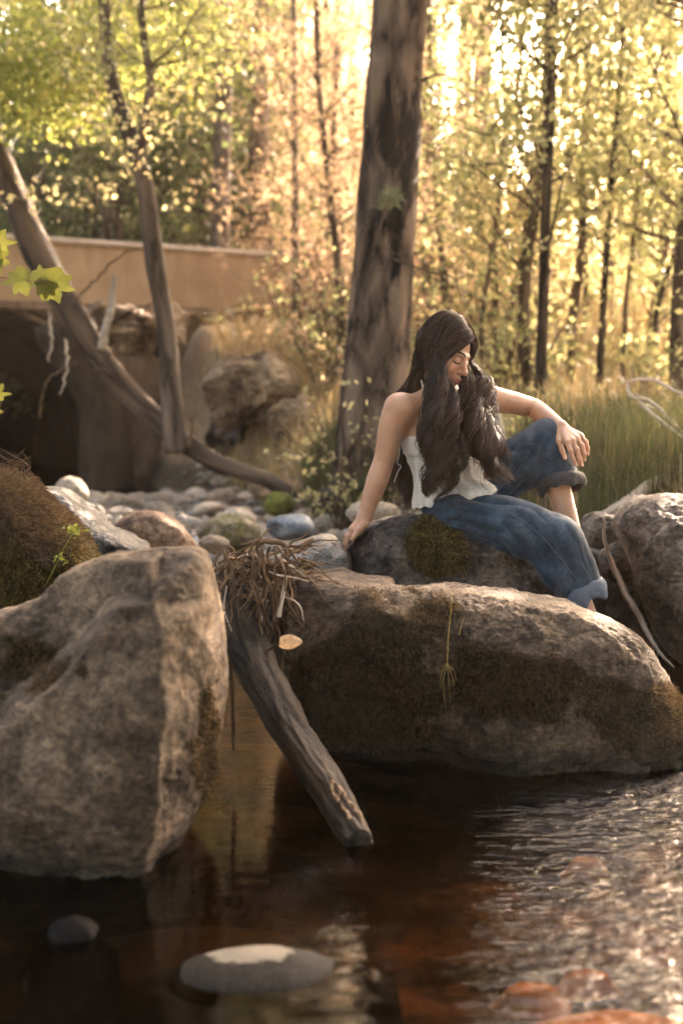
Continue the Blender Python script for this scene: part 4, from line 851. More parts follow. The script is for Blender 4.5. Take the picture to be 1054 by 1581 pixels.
# the rest of the wood round the creek: beside and behind the photographer and to the right, it shades the foreground
for kind, x, y, sc_ in [('c1', -8.0, 3, 1.2), ('g1', -7, 7, 1.3), ('c1', -9, 11, 1.3), ('g1', -4.5, -3, 1.4), ('c1', -1.5, -6, 1.5), ('g1', 2, -5.5, 1.4), ('c1', 5, -3.5, 1.4), ('g1', 5.2, 1.5, 1.2), ('c1', 6.8, 5, 1.3), ('g1', 7.5, 9.5, 1.2), ('c1', -3, -10, 1.6), ('c1', 3.5, -10, 1.6), ('g1', 9, -1, 1.5), ('g1', -9, 0, 1.5), ('c1', -12, 6, 1.5)]:
    plant(kind, 527 + x / 20.0 * FPX, 20.0, sc_, 0); o = bpy.context.scene.collection.objects[-1] if False else LAST[0]
    o.location = (x, y, float(ground_z(np.array([x]), np.array([float(y)]))[0]) - .05)
for x, y, sc_ in [(3.9, 11.4, 1.15), (4.9, 13.2, 1.25), (3.4, 9.6, 1.0)]:
    plant('yg1', 900, 20.0, sc_); o = LAST[0]; o.location = (x, y, .6)

for x, y, sc_ in [(-7.5, 15, 1), (-1.2, 21, 1.05), (-2.8, 24, 1.2), (.6, 27, 1.35), (-9, 19, 1.1), (2.0, 20.5, 1), (-4.6, 6.0, .9), (-5.5, 10, 1), (-1.5, -2.5, 1), (2.2, -1.2, 1), (4.2, 2.8, .95), (-3.8, 1.2, .9), (5.6, 7.0, .9), (.5, -6, 1.1), (-3.1, 20, .84), (-1.6, 18.6, .82), (0.3, 19.6, .84), (1.5, 18.4, .8), (-5.2, 18.2, .8)]:  # tall trees added to block sky light and darken the water's reflection
    plant('h1', 900, 20.0, sc_); o = LAST[0]; o.location = (x, y, float(ground_z(np.array([x]), np.array([float(y)]))[0]) - .1)

def of(g): return [o for o in COL.objects if o.get('group') == g]
relabel(of(LABS['yg1'][1]), 'young yellow green tree of the sunlit wood', ['front row', 'second row', 'back row']); relabel(of(LABS['yg2'][1]), 'golden young tree glowing in the backlight', ['front row'])
relabel(of(LABS['c1'][1]), 'blue green conifer of the shaded wood', ['nearer row', 'farther row']); relabel(of(LABS['c2'][1]), 'russet conifer glowing in the hazy middle', ['front row', 'back row'])
relabel(of(LABS['g1'][1]), 'green leafy tree beyond the bridge', ['front row', 'second row', 'third row', 'back row']); relabel(of(LABS['c3'][1]), 'olive conifer of the far wood', ['front row', 'back row'])
relabel(of(LABS['h1'][1]), 'added tall tree with its unseen crown above the picture', ['front row', 'middle row', 'back row'])

RB = random.Random(77)
put_tree('broadleaf_tree', 'added leafy tree outside the right edge, its unseen bough put there to shade the pool', 'tree', np.array([(3.75, 9.7, .3), (3.7, 9.6, 2.0), (3.5, 9.5, 3.6), (2.8, 9.4, 4.0), (1.9, 9.4, 4.1)]), np.array([.09, .08, .06, .04, .02]), M_BARK_BRN, M_LEAF_G, seed=78, nb=5, bt=(.7, .95), bl=.4, lv=26, lsig=.10, lsize=.075, asp=.65,  # unseen tree, added so its bough keeps the sun off the foreground stones
    extra=np.array([(RB.uniform(1.1, 3.45), RB.uniform(9.0, 9.9), RB.uniform(3.80, 4.35)) for _ in range(150)]))
# ------------------------------------------------------------------ driftwood, twigs, grass
M_LOG = bark_mat('driftwood_dark', (.007, .005, .0035), (.060, .041, .026), 26.0, bumpd=.01, rough=.6)
M_LOGIN = bark_mat('driftwood_pale', (.10, .06, .035), (.42, .28, .17), 30.0, bumpd=.01)
M_TWIG = bark_mat('twig_brown', (.045, .026, .014), (.20, .125, .07), 60.0, bumpd=.003)
M_TWIGP = bark_mat('twig_pale', (.32, .25, .18), (.62, .52, .42), 50.0, bumpd=.002)
M_ROOT = bark_mat('root_brown', (.055, .032, .018), (.24, .15, .085), 60.0, bumpd=.003)
def ground_log():
    a = pxline([(352, 900, 4.05), (380, 985, 3.88), (413, 1060, 3.70), (458, 1140, 3.54), (508, 1218, 3.38), (532, 1262, 3.29), (556, 1303, 3.20)])
    root = empty('driftwood_log', a[-1], 'dark driftwood log slanting down between the boulders into the water', 'log')
    n = 120; pp = resample(a, n); rr = resample(np.stack([np.array([33, 37, 36, 34, 32, 29, 21]) / FPX * 3.55] * 3, -1), n)[:, 0]
    V, Q, T = tube(pp - a[-1], rr, 64); cc = np.vstack([np.repeat(pp - a[-1], 64, 0), (pp - a[-1])[:1], (pp - a[-1])[-1:]]); d = V - cc; ln = np.linalg.norm(d, axis=1)[:, None] + 1e-6
    bb = tube.bark; q = bb * np.array([30, 30, 4.0])
    th = np.arctan2(d[:, 2], d[:, 0]); gro = ridged(q, 4)
    V = V + d / ln * (.011 * (gro - .3) + .006 * fbm(V * 9, 3) - .010 * np.exp(-((th - .2) / .16) ** 2))[:, None]
    lm_ = mesh_np('trunk', V, [Q, T]); battr(lm_, bb); obj('trunk', lm_, M_LOG, root)
    # pale broken wood round a rotted hollow at the lower end
    mb = MB(); rim = pxline([(x, y, 3.325 - (y - 1205) / 110 * .175) for x, y in [(512, 1205), (528, 1222), (545, 1246), (560, 1272), (556, 1282), (540, 1262), (524, 1238), (512, 1218)]])
    rp = resample(np.vstack([rim, rim[:1]]), 120) - a[-1]; V, Q, T = tube(rp, .0045 + .003 * fbm(np.linspace(0, 9, 120)[:, None] * [1, 1, 1], 3), 10); V = V + .006 * fbm(V * 60, 3)[:, None]; mb.add(V, Q, T)
    obj('broken_wood', mb.mesh('broken_wood'), M_LOGIN, root)
ground_log()

# tangle of roots hung up between the boulders
TY = 3.95
r = np.random.default_rng(31); mb = MB(); o0 = P(395, 900, TY)
def curve_px(pts): return pxline(pts)
for k in range(95):
    x0 = r.uniform(338, 450); y0 = 862 + abs(x0 - 400) * .1 + r.uniform(-22, 30); L = r.uniform(60, 170) * (.6 if x0 > 430 else 1)
    yd = TY + r.uniform(-.14, .12); pts = [(x0, y0, yd)]; x, y, dx = x0, y0, r.normal() * .35
    for q in range(6):
        dx = .75 * dx + r.normal() * .28; x += dx * L / 6; y += L / 6 * (.9 + .3 * r.random()); yd += r.normal() * .012; pts.append((x, y, yd))
    mb.tube(resample(curve_px(pts), 18) - o0, np.linspace(.0036, .001, 18) * r.uniform(.5, 1.3), 5, cap=False)
for k in range(50):
    x0 = r.uniform(330, 470); y0 = r.uniform(845, 900); a = r.uniform(-.9, .5); L = r.uniform(25, 80); yd = TY + r.uniform(-.12, .15)
    pts = [(x0 + math.cos(a) * L * t_ + r.normal() * 3, y0 + math.sin(a) * L * t_ + 12 * t_ * t_ + r.normal() * 3, yd + r.normal() * .01) for t_ in np.linspace(0, 1, 5)]
    mb.tube(resample(curve_px(pts), 12) - o0, np.linspace(.005, .0015, 12) * r.uniform(.5, 1.1), 5, cap=False)
V, F = leaves(pxline([(r.uniform(340, 430), r.uniform(870, 930), TY + r.uniform(-.05, .1)) for _ in range(40)]) - o0, 10, .018, .028, 5, .25)
mb.add(V, F)
obj('root_tangle', mb.mesh('root_tangle'), M_ROOT, label='tangle of dry roots and stems caught between the two biggest boulders', cat='root tangle', kind='stuff', loc=o0)
def stick(name, pts, rad, mat, label, cat='stick', side=6, kinks=0.0, twigs=0, group=None):
    a = pxline(pts); n = max(24, len(pts) * 8); pp = resample(a, n); o_ = a[-1]; mb = MB(); rr = np.interp(np.linspace(0, 1, n), np.linspace(0, 1, len(rad)), rad)
    pp = pp + kinks * np.stack([fbm(pp * 22, 3), fbm(pp * 22 + 7, 3), fbm(pp * 22 + 13, 3)], -1)
    rr = rr * (1 + .18 * fbm(pp * 45, 2)); mb.tube(pp - o_, rr, max(side, 8)); q = np.random.default_rng(len(label))
    for _ in range(twigs):
        i = int(q.integers(4, n - 4)); d = q.normal(size=3); mb.tube(np.array([pp[i] - o_, pp[i] - o_ + d * .012, pp[i] - o_ + d * .02]), [rr[i] * .5, rr[i] * .35, rr[i] * .15], 5)
    return obj(name, mb.mesh(name), mat, label=label, cat=cat, group=group, loc=o_)
stick('driftwood_stick', [(328, 884, 4.05), (352, 868, 4.0), (372, 852, 4.0), (408, 838, 4.0)], [.004, .008, .008, .004], M_TWIG, 'brown stick lying level across the top of the root tangle')
stick('driftwood_stick', [(408, 884, 3.98), (430, 868, 4.0), (455, 850, 4.02), (482, 832, 4.05)], [.010, .009, .008, .006], M_TWIG, 'dark broken stick pointing up to the right out of the root tangle', kinks=.003)
stick('driftwood_stick', [(349, 850, 3.9), (351, 865, 3.9), (352, 885, 3.92)], [.0085, .0085, .009], M_TWIG, 'short upright stub of wood in the root tangle')
stick('driftwood_stick', [(385, 858, 3.86), (398, 868, 3.86), (392, 885, 3.9), (396, 905, 3.9)], [.009, .012, .011, .006], M_TWIG, 'stubby forked root end standing in the middle of the tangle')
stick('driftwood_stick', [(372, 842, 4.0), (405, 836, 4.0), (440, 842, 4.0), (462, 870, 3.9)], [.005, .008, .006, .003], M_TWIG, 'crooked brown stick arching over the top of the tangle', kinks=.004)
stick('reed_stalk', [(442, 890, 3.84), (436, 922, 3.83), (430, 953, 3.82)], [.0042, .005, .0058], M_TWIGP, 'short pale reed stalk hanging at the right of the root tangle', 'reed')
stick('reed_stalk', [(428, 858, 3.9), (450, 874, 3.86), (474, 890, 3.84)], [.003, .0045, .003], M_TWIGP, 'pale reed stalk lying slantwise over the root tangle top', 'reed')
stick('root_stem', [(408, 880, 3.9), (430, 888, 3.84), (455, 892, 3.82), (476, 898, 3.85)], [.002, .0028, .002, .0015], M_TWIGP, 'thin pale curved stem crossing to the central boulder', 'stem')
stick('root_stem', [(440, 922, 3.82), (455, 928, 3.78), (465, 940, 3.76), (468, 958, 3.76)], [.002, .0022, .002, .0012], M_TWIGP, 'thin pale hooked stem above the dry curled leaf', 'stem')
stick('root_stem', [(343, 975, 3.85), (352, 1010, 3.83), (358, 1060, 3.8), (360, 1110, 3.78), (361, 1158, 3.77)], [.003, .005, .0058, .006, .004], M_TWIG, 'long brown root hanging straight down beside the pale boulder', 'root')
stick('root_stem', [(378, 885, 3.88), (396, 920, 3.84), (402, 970, 3.82), (412, 1000, 3.8), (424, 1015, 3.78)], [.003, .0036, .0034, .003, .001], M_TWIG, 'long curved root dangling from the tangle over the log', 'root')
stick('root_stem', [(374, 1018, 3.8), (400, 1012, 3.76), (420, 1000, 3.72), (434, 990, 3.70)], [.002, .0035, .004, .0035], M_TWIG, 'thin curved twig holding the dry curled leaf', 'twig')
stick('root_stem', [(437, 1000, 3.71), (436, 1040, 3.71), (440, 1075, 3.71), (450, 1100, 3.7)], [.0016, .0018, .0018, .001], M_TWIG, 'thin root hanging under the dry curled leaf', 'root')
stick('root_stem', [(350, 905, 3.9), (346, 940, 3.86), (358, 975, 3.84), (366, 995, 3.83)], [.0022, .0028, .002, .001], M_TWIGP, 'thin pale root hanging at the left of the tangle', 'root')
# dry grass needles springing out over the boulder
for k, (x, y, x2, y2) in enumerate([(462, 1000, 500, 955), (466, 1002, 512, 962), (455, 990, 474, 945), (470, 985, 490, 960), (480, 1000, 522, 945)]):
    stick('dry_needle', [(x, y, 3.72), ((x + x2) / 2 + 2, (y + y2) / 2 + 3, 3.73), (x2, y2, 3.75)], [.0012, .001, .0005], M_TWIG, 'thin dry grass needle springing up beside the dry curled leaf', 'dry needle', group='dry needles beside the curled leaf')
# dry curled leaf
c0 = P(449, 991, 3.67); u_ = np.linspace(-1, 1, 22); v_ = np.linspace(-1, 1, 14); U, W_ = np.meshgrid(u_, v_, indexing='ij')
wd = .020 * np.sqrt(np.clip(1 - (U + .12) ** 2 / 1.26, 0, 1)) * (1 - .35 * np.clip(U, 0, 1)); Vl = np.stack([.0295 * U, -.010 * (1 - W_ ** 2) * (1 - .5 * U ** 2) + .002 * np.sin(W_ * 9), wd * W_ + .003 * U], -1).reshape(-1, 3)
i = np.arange(21)[:, None] * 14; j = np.arange(13)[None]; Fl = np.stack([i + j, i + 14 + j, i + 15 + j, i + j + 1], -1).reshape(-1, 4)
t = NT('dry_leaf'); n = t.noise(t.coord('Object'), 90, 4); col = t.ramp(n, [(.3, (.45, .27, .13)), (.7, (.80, .60, .38))]); tr = t.n('ShaderNodeBsdfTranslucent'); t.l(col, tr.inputs[0])
lf = obj('dry_leaf', mesh_np('dry_leaf', Vl, Fl), t.end(t.addmix(.35, t.bsdf(col, .6, t.bump(n, .4, .002)), tr.outputs[0])), label='pale curled dry leaf stuck on a twig above the driftwood log', cat='leaf', loc=c0); lf.rotation_euler = (0, .1, 0)
# grey stick leaning at the right
stick('leaning_stick', [(931, 800, 5.3), (935, 845, 5.25), (960, 905, 5.2), (985, 950, 5.1), (1012, 1000, 5.0), (1040, 1032, 4.95)], [.004, .009, .013, .012, .009, .004], bark_mat('stick_grey', (.10, .075, .055), (.36, .29, .23), 40.0, bumpd=.004), 'grey crooked stick leaning down in front of the right edge boulder', twigs=7, kinks=.006)
# weathered wood and dry stems of the right bank
stick('bank_log', [(900, 812, 6.6), (960, 780, 6.7), (1010, 745, 6.9), (1060, 735, 7.1)], [.02, .03, .028, .02], M_BARK_PALE, 'pale weathered branch lying behind the right edge boulder', kinks=.01)
stick('bank_log', [(905, 845, 6.2), (935, 815, 6.25), (962, 790, 6.4)], [.035, .04, .03], M_BARK_GREY, 'grey broken wood end lying beside the woman\'s bent knee', kinks=.01)
for k, (pts, lab) in enumerate([([(965, 592, 7.4), (985, 585, 7.4), (1010, 588, 7.4), (1040, 603, 7.3), (1080, 625, 7.3)], 'pale dead twig arching over the rushes, the highest of them'), ([(968, 594, 7.4), (975, 612, 7.35), (1000, 618, 7.3)], 'short hooked pale twig among the rushes'),
        ([(980, 608, 7.5), (1010, 625, 7.5), (1040, 655, 7.4), (1075, 690, 7.3)], 'long pale dead twig slanting down through the rushes'), ([(985, 620, 7.2), (1020, 650, 7.2), (1060, 680, 7.1)], 'lowest pale dead twig slanting through the rushes'),
        ([(1052, 700, 7.0), (1050, 735, 7.0), (1048, 760, 7.0)], 'pale upright broken twig at the right edge'), ([(768, 640, 7.8), (774, 670, 7.8), (778, 700, 7.8)], 'pale broken stem behind the gap above the raised knee')]):
    stick('dead_twig', pts, [.007, .009, .008, .004] if k != 5 else [.016, .02, .018], M_TWIGP, lab, 'twig', kinks=.006)
# broken pale root and stems hanging at the bridge
stick('dead_branch', [(178, 422, 11.8), (176, 450, 11.8), (166, 500, 11.8), (156, 540, 11.8)], [.02, .03, .035, .04], M_BARK_PALE, 'pale broken branch standing upright on the leaning trunk', kinks=.02)
for pts, lab in [([(100, 525, 12.2), (104, 560, 12.2), (98, 590, 12.2), (94, 608, 12.2)], 'tan hanging root strip in front of the dark culvert'), ([(118, 560, 12.2), (80, 580, 12.2), (66, 610, 12.2), (64, 645, 12.2)], 'thin crooked dead twig hanging before the culvert mouth'),
        ([(75, 480, 12.6), (80, 520, 12.6), (76, 560, 12.6)], 'thin hanging root left of the tan root strip'), ([(110, 470, 12.4), (150, 430, 12.4), (185, 395, 12.3), (215, 385, 12.3)], 'bare thin branch slanting over the bridge parapet'), ([(290, 690, 11.0), (296, 650, 11.0), (285, 640, 11.0)], 'small upright dead twig at the lower end of the leaning trunk')]:
    stick('dead_branch', pts, [.010, .014, .010, .005] if 'strip' in lab else [.012, .01, .009, .006], M_TWIG if 'strip' not in lab else M_TWIGP, lab, 'branch', kinks=.03)

# ---------------- grass and rushes
M_GR = leaf_mat('grass_green', (.028, .036, .012), (.07, .078, .026), (.20, .16, .07), .4)
M_GD = leaf_mat('grass_dry', (.20, .15, .06), (.34, .25, .12), (.50, .38, .2), .35)
def grass(name, n, area, h, wd, mat, label_kind, seed, lean=.25, dens=None):
    r = np.random.default_rng(seed); Y_ = r.uniform(area[2], area[3], n * 2); px = r.uniform(area[0], area[1], n * 2); x = (px - 527) / FPX * Y_
    if dens is not None: keep = fbm(np.stack([x * 1.5, Y_ * 1.5, 0 * x + seed], -1), 3) > dens; x, Y_ = x[keep], Y_[keep]
    x, Y_ = x[:n], Y_[:n]; n = len(x); z = ground_z(x, Y_); k = z > .12; x, Y_, z = x[k], Y_[k], z[k]; n = len(x)
    b = np.stack([x, Y_, z - .02], -1); H_ = (h * (.5 + .8 * r.random(n)))[:, None]; a = r.uniform(0, 6.28, n); ln = np.stack([np.cos(a), np.sin(a), 0 * a], -1) * (lean * r.random(n))[:, None]
    s = np.stack([-np.sin(a), np.cos(a), 0 * a], -1) * wd; up = np.array([0, 0, 1.0]); m1 = b + (up + ln * .4) * H_ * .5; m2 = b + (up * .95 + ln) * H_ * .85; tp = b + (up * .95 + ln * 1.9) * H_
    V = np.stack([b - s, b + s, m1 - s * .8, m1 + s * .8, m2 - s * .5, m2 + s * .5, tp - s * .06, tp + s * .06], 1).reshape(-1, 3); o_ = np.arange(n)[:, None] * 8
    F = np.concatenate([o_ + np.array([[0, 1, 3, 2]]), o_ + np.array([[2, 3, 5, 4]]), o_ + np.array([[4, 5, 7, 6]])])
    return obj(name, mesh_np(name, V, F, False), mat, label=label_kind, cat='grass', kind='stuff')
grass('rushes', 9000, (895, 1150, 6.7, 9.5), .40, .0035, M_GR, 'dense dark green upright rushes on the right bank', 1, .15)
grass('rushes', 2600, (780, 1000, 7.6, 11), .42, .004, M_GR, 'green rushes behind the woman and her raised knee', 2, .2)
grass('tall_grass', 5200, (470, 585, 8.4, 11), .36, .0045, M_GR, 'bright green grass clump left of the big pine', 3, .5)
grass('dry_grass', 7000, (600, 1150, 8.5, 20), .5, .006, M_GD, 'dry golden grass on the forest floor', 4, .5, dens=-.1)
grass('dry_grass', 3500, (880, 1150, 6.2, 8), .22, .003, M_GD, 'short dry grass behind the right edge boulder', 5, .8)
grass('tall_grass', 4500, (620, 1150, 9, 18), .45, .006, M_GR, 'green grass patches on the sunlit forest floor', 7, .4, dens=.05)
grass('dry_grass', 2500, (330, 520, 11, 16), .3, .006, M_GD, 'dry grass hanging on the bank below the bridge', 6, .8)
# low leafy undergrowth
def shrub(name, label, px, Yd, w_, h_, n, lm, size, seed, dz=0.0, cat='shrub', bark=None, lv=10, group=None, sparse=False):
    r = np.random.default_rng(seed); x = (px - 527) / FPX * Yd; z = float(ground_z(np.array([x]), np.array([Yd]))[0]) + dz; root = empty(name, (x, Yd, z), label, cat, group); mb = MB(); tips = []
    for k in range(n):
        a = r.uniform(0, 6.28); d = np.array([math.cos(a) * w_, math.sin(a) * w_, h_ * r.uniform(.7, 1.2)]); grow(mb, np.array([0, 0, -.03]), d, np.linalg.norm(d), .006 + h_ * .004, 1, r, tips, 6, .25, .15, 4, (2, 3))
    obj('stem', mb.mesh('stem'), bark or M_BARK_BRN, root); V, F = leaves(np.array(tips), lv, .06 * h_ + .02, size, seed, .6, .2); obj('foliage', mesh_np('foliage', V, F, False), lm, root); return root
shrub('shrub', 'yellow leaved little shrub left of the big pine foot', 525, 9.2, .18, .55, 8, M_LEAF_Y, .05, 1, lv=3)
shrub('shrub', 'small green leafy plant just above the woman\'s forearm', 830, 8.6, .12, .35, 6, M_LEAF_YG, .05, 2, lv=4)
shrub('shrub', 'small light green plant between knee and right edge boulder', 935, 6.6, .1, .18, 6, M_LEAF_YG, .035, 3, lv=4)
R2 = random.Random(12)
for k in range(46):
    Yd = R2.uniform(11, 24); px = R2.uniform(640, 1130); shrub('undergrowth_bush', 'golden green undergrowth bush on the sunlit forest floor', px, Yd, .5, R2.uniform(.5, 1.4), 8, R2.choice([M_LEAF_YG, M_LEAF_Y, M_LEAF_YG, M_LEAF_BR]), .07, 40 + k, lv=5, group='undergrowth bushes of the sunlit forest floor')
for k in range(16):
    Yd = R2.uniform(11.5, 17); px = R2.uniform(485, 610); shrub('undergrowth_bush', 'dry brown bush between the bridge end and the big pine', px, Yd, .4, R2.uniform(.4, 1.1), 7, R2.choice([M_LEAF_BR, M_LEAF_BR, M_LEAF_YG]), .06, 140 + k, lv=3, group='dry bushes between bridge and pine')
for k in range(14):
    Yd = R2.uniform(23.5, 28); px = R2.uniform(-150, 160); shrub('creek_bush', 'green bush on the far bank seen through the culvert', px, Yd, .7, R2.uniform(.6, 1.2), 8, M_LEAF_G, .1, 240 + k, lv=10, group='bushes on the bank beyond the culvert', dz=-.9 if k % 2 else -1.6)
relabel(of('undergrowth bushes of the sunlit forest floor'), 'golden green undergrowth bush', ['nearest row', 'second row', 'third row', 'fourth row', 'farthest row']); relabel(of('dry bushes between bridge and pine'), 'dry brown bush between bridge end and pine', ['front row', 'back row']); relabel(of('bushes on the bank beyond the culvert'), 'green bush seen through the culvert', ['front row', 'back row'])
# grasses on the mossy boulder and the sprig on the central one
def blades(name, lab, pts_list, rad, mat, cat='grass', grp=None):
    mb = MB(); o_ = P(*pts_list[0][0])
    for pl in pts_list: mb.tube(resample(pxline(pl), 14) - o_, np.linspace(rad, rad * .25, 14), 4, cap=False)
    return obj(name, mb.mesh(name), mat, label=lab, cat=cat, loc=o_, group=grp, kind='stuff' if len(pts_list) > 12 else None)
q = np.random.default_rng(4)
blades('dry_grass', 'dry grass blades standing on the mossy boulder at the left edge', [[(q.uniform(-15, 45), 742 + q.uniform(-5, 10), 4.3 + q.uniform(-.1, .2)), (q.uniform(-15, 50), 722, 4.3), (q.uniform(-15, 55), 700 + q.uniform(-10, 20), 4.3)] for _ in range(30)], .0016, M_TWIG)
blades('grass_sprig', 'thin grass sprig with reddish tips on the face of the central boulder', [[(690, 1020, 3.74), (692, 980, 3.735), (697, 930, 3.75), (696, 912, 3.76)], [(708, 980, 3.74), (712, 965, 3.735), (717, 950, 3.735)], [(690, 1025, 3.74), (684, 1050, 3.725), (686, 1080, 3.72), (689, 1100, 3.72)],
    [(690, 1022, 3.74), (698, 1045, 3.72), (700, 1060, 3.715), (703, 1040, 3.715)], [(690, 1022, 3.74), (681, 1040, 3.72), (680, 1062, 3.715)], [(690, 1025, 3.74), (693, 1055, 3.72), (695, 1085, 3.715)], [(688, 1025, 3.74), (700, 1035, 3.72), (705, 1055, 3.715)]], .0010, leaf_mat('sprig', (.22, .25, .05), (.45, .36, .12), (.5, .2, .1), .4))
# fern like sprig on the mossy boulder
mb = MB(); o_ = P(92, 865, 3.95)
mb.tube(resample(pxline([(70, 905, 3.98), (88, 870, 3.95), (100, 845, 3.93), (114, 822, 3.92)]), 14) - o_, .0015, 4)
V, F = leaves(pxline([(114, 822, 3.92), (120, 817, 3.9), (110, 818, 3.93), (92, 862, 3.95)]) - o_, 14, .010, .022, 9, .3); mb.add(V, F)
obj('fern_sprig', mb.mesh('fern_sprig'), leaf_mat('fern', (.09, .12, .02), (.18, .20, .04), None, .5), label='small bright green sprig beside the mossy boulder at left', cat='sprig', loc=o_)

# ---------------- maple leaves hanging in from the left
def maple(c, size, rot, tilt, parent, mat, seed):
    r = np.random.default_rng(seed); out = []
    for a, rr in [(90, 1), (74, .62), (60, .76), (47, .84), (34, .60), (20, .68), (4, .72), (-18, .52), (-48, .46), (-80, .30)]: out.append((a, rr))
    full = []
    for a, rr in out: full.append((a, rr))
    for a, rr in out[::-1][:-1]: full.append((180 - a, rr))
    pts = []
    for k in range(len(full)):
        a, rr = full[k]; a2, r2 = full[(k + 1) % len(full)]
        pts.append((RAD(a), rr * (1 + .06 * r.normal())))
        dm = ((a2 - a + 180) % 360) - 180; pts.append((RAD(a + dm * .5), (rr + r2) * .5 * (.92 + .1 * r.random())))
    V = [(0, 0, .0)] + [(math.cos(a) * q_ * size, math.sin(a) * q_ * size, .12 * size * math.sin(a * 3 + seed) * q_ - .15 * size * q_ * q_) for a, q_ in pts]
    n = len(pts); mid_ = [(x * .5, y * .5, z * .3 + .02 * size) for x, y, z in V[1:]]
    V = np.array(V + mid_); F3 = [(0, n + 1 + i, n + 1 + (i + 1) % n) for i in range(n)]; F4 = [(n + 1 + i, 1 + i, 1 + (i + 1) % n, n + 1 + (i + 1) % n) for i in range(n)]
    o = obj('leaf', mesh_np('leaf', V, [np.array(F4), np.array(F3)]), mat, parent); o.location = c; o.rotation_euler = (RAD(90) + tilt[0], tilt[1], tilt[2]); o.rotation_euler.rotate_axis('Z', rot); return o
M_MAPLE = leaf_mat('maple_leaf', (.10, .115, .025), (.18, .18, .04), (.28, .24, .06), .45)
for (tw, lv_, lab) in [([(-40, 420, 4.7), (0, 428, 4.7), (40, 432, 4.68), (70, 436, 4.66)], [(38, 431, .072, 1.9, (-.2, .1, .3)), (62, 431, .058, .35, (-.3, .2, -.2)), (72, 438, .060, 2.9, (.3, -.2, .2)), (76, 437, .094, -1.85, (.5, .1, .3)), (-14, 372, .085, -1.5, (.5, .2, 0)), (-14, 420, .08, 1.0, (0, .3, 0)), (-12, 398, .07, -1.0, (.4, .3, 0))], 'spray of green maple leaves reaching in from the left edge'),
                       ([(-50, 600, 4.7), (-20, 605, 4.7), (-10, 608, 4.7)], [(-12, 608, .06, -1.6, (.5, 0, .2)), (-14, 632, .045, -1.6, (.3, .2, 0))], 'pair of small green leaves at the left edge below the maple spray')]:
    o_ = P(*tw[0]); root = empty('maple_twig', o_, lab, 'twig'); mb = MB(); mb.tube(resample(pxline(tw), 16) - o_, np.linspace(.0028, .0012, 16), 6); 
    obj('stem', mb.mesh('stem'), plain('stem_red', (.22, .09, .06), .6), root)
    for k, (x, y, s_, ro, ti) in enumerate(lv_): maple(P(x, y, 4.68) - o_, s_, ro, ti, root, M_MAPLE, k + 3)
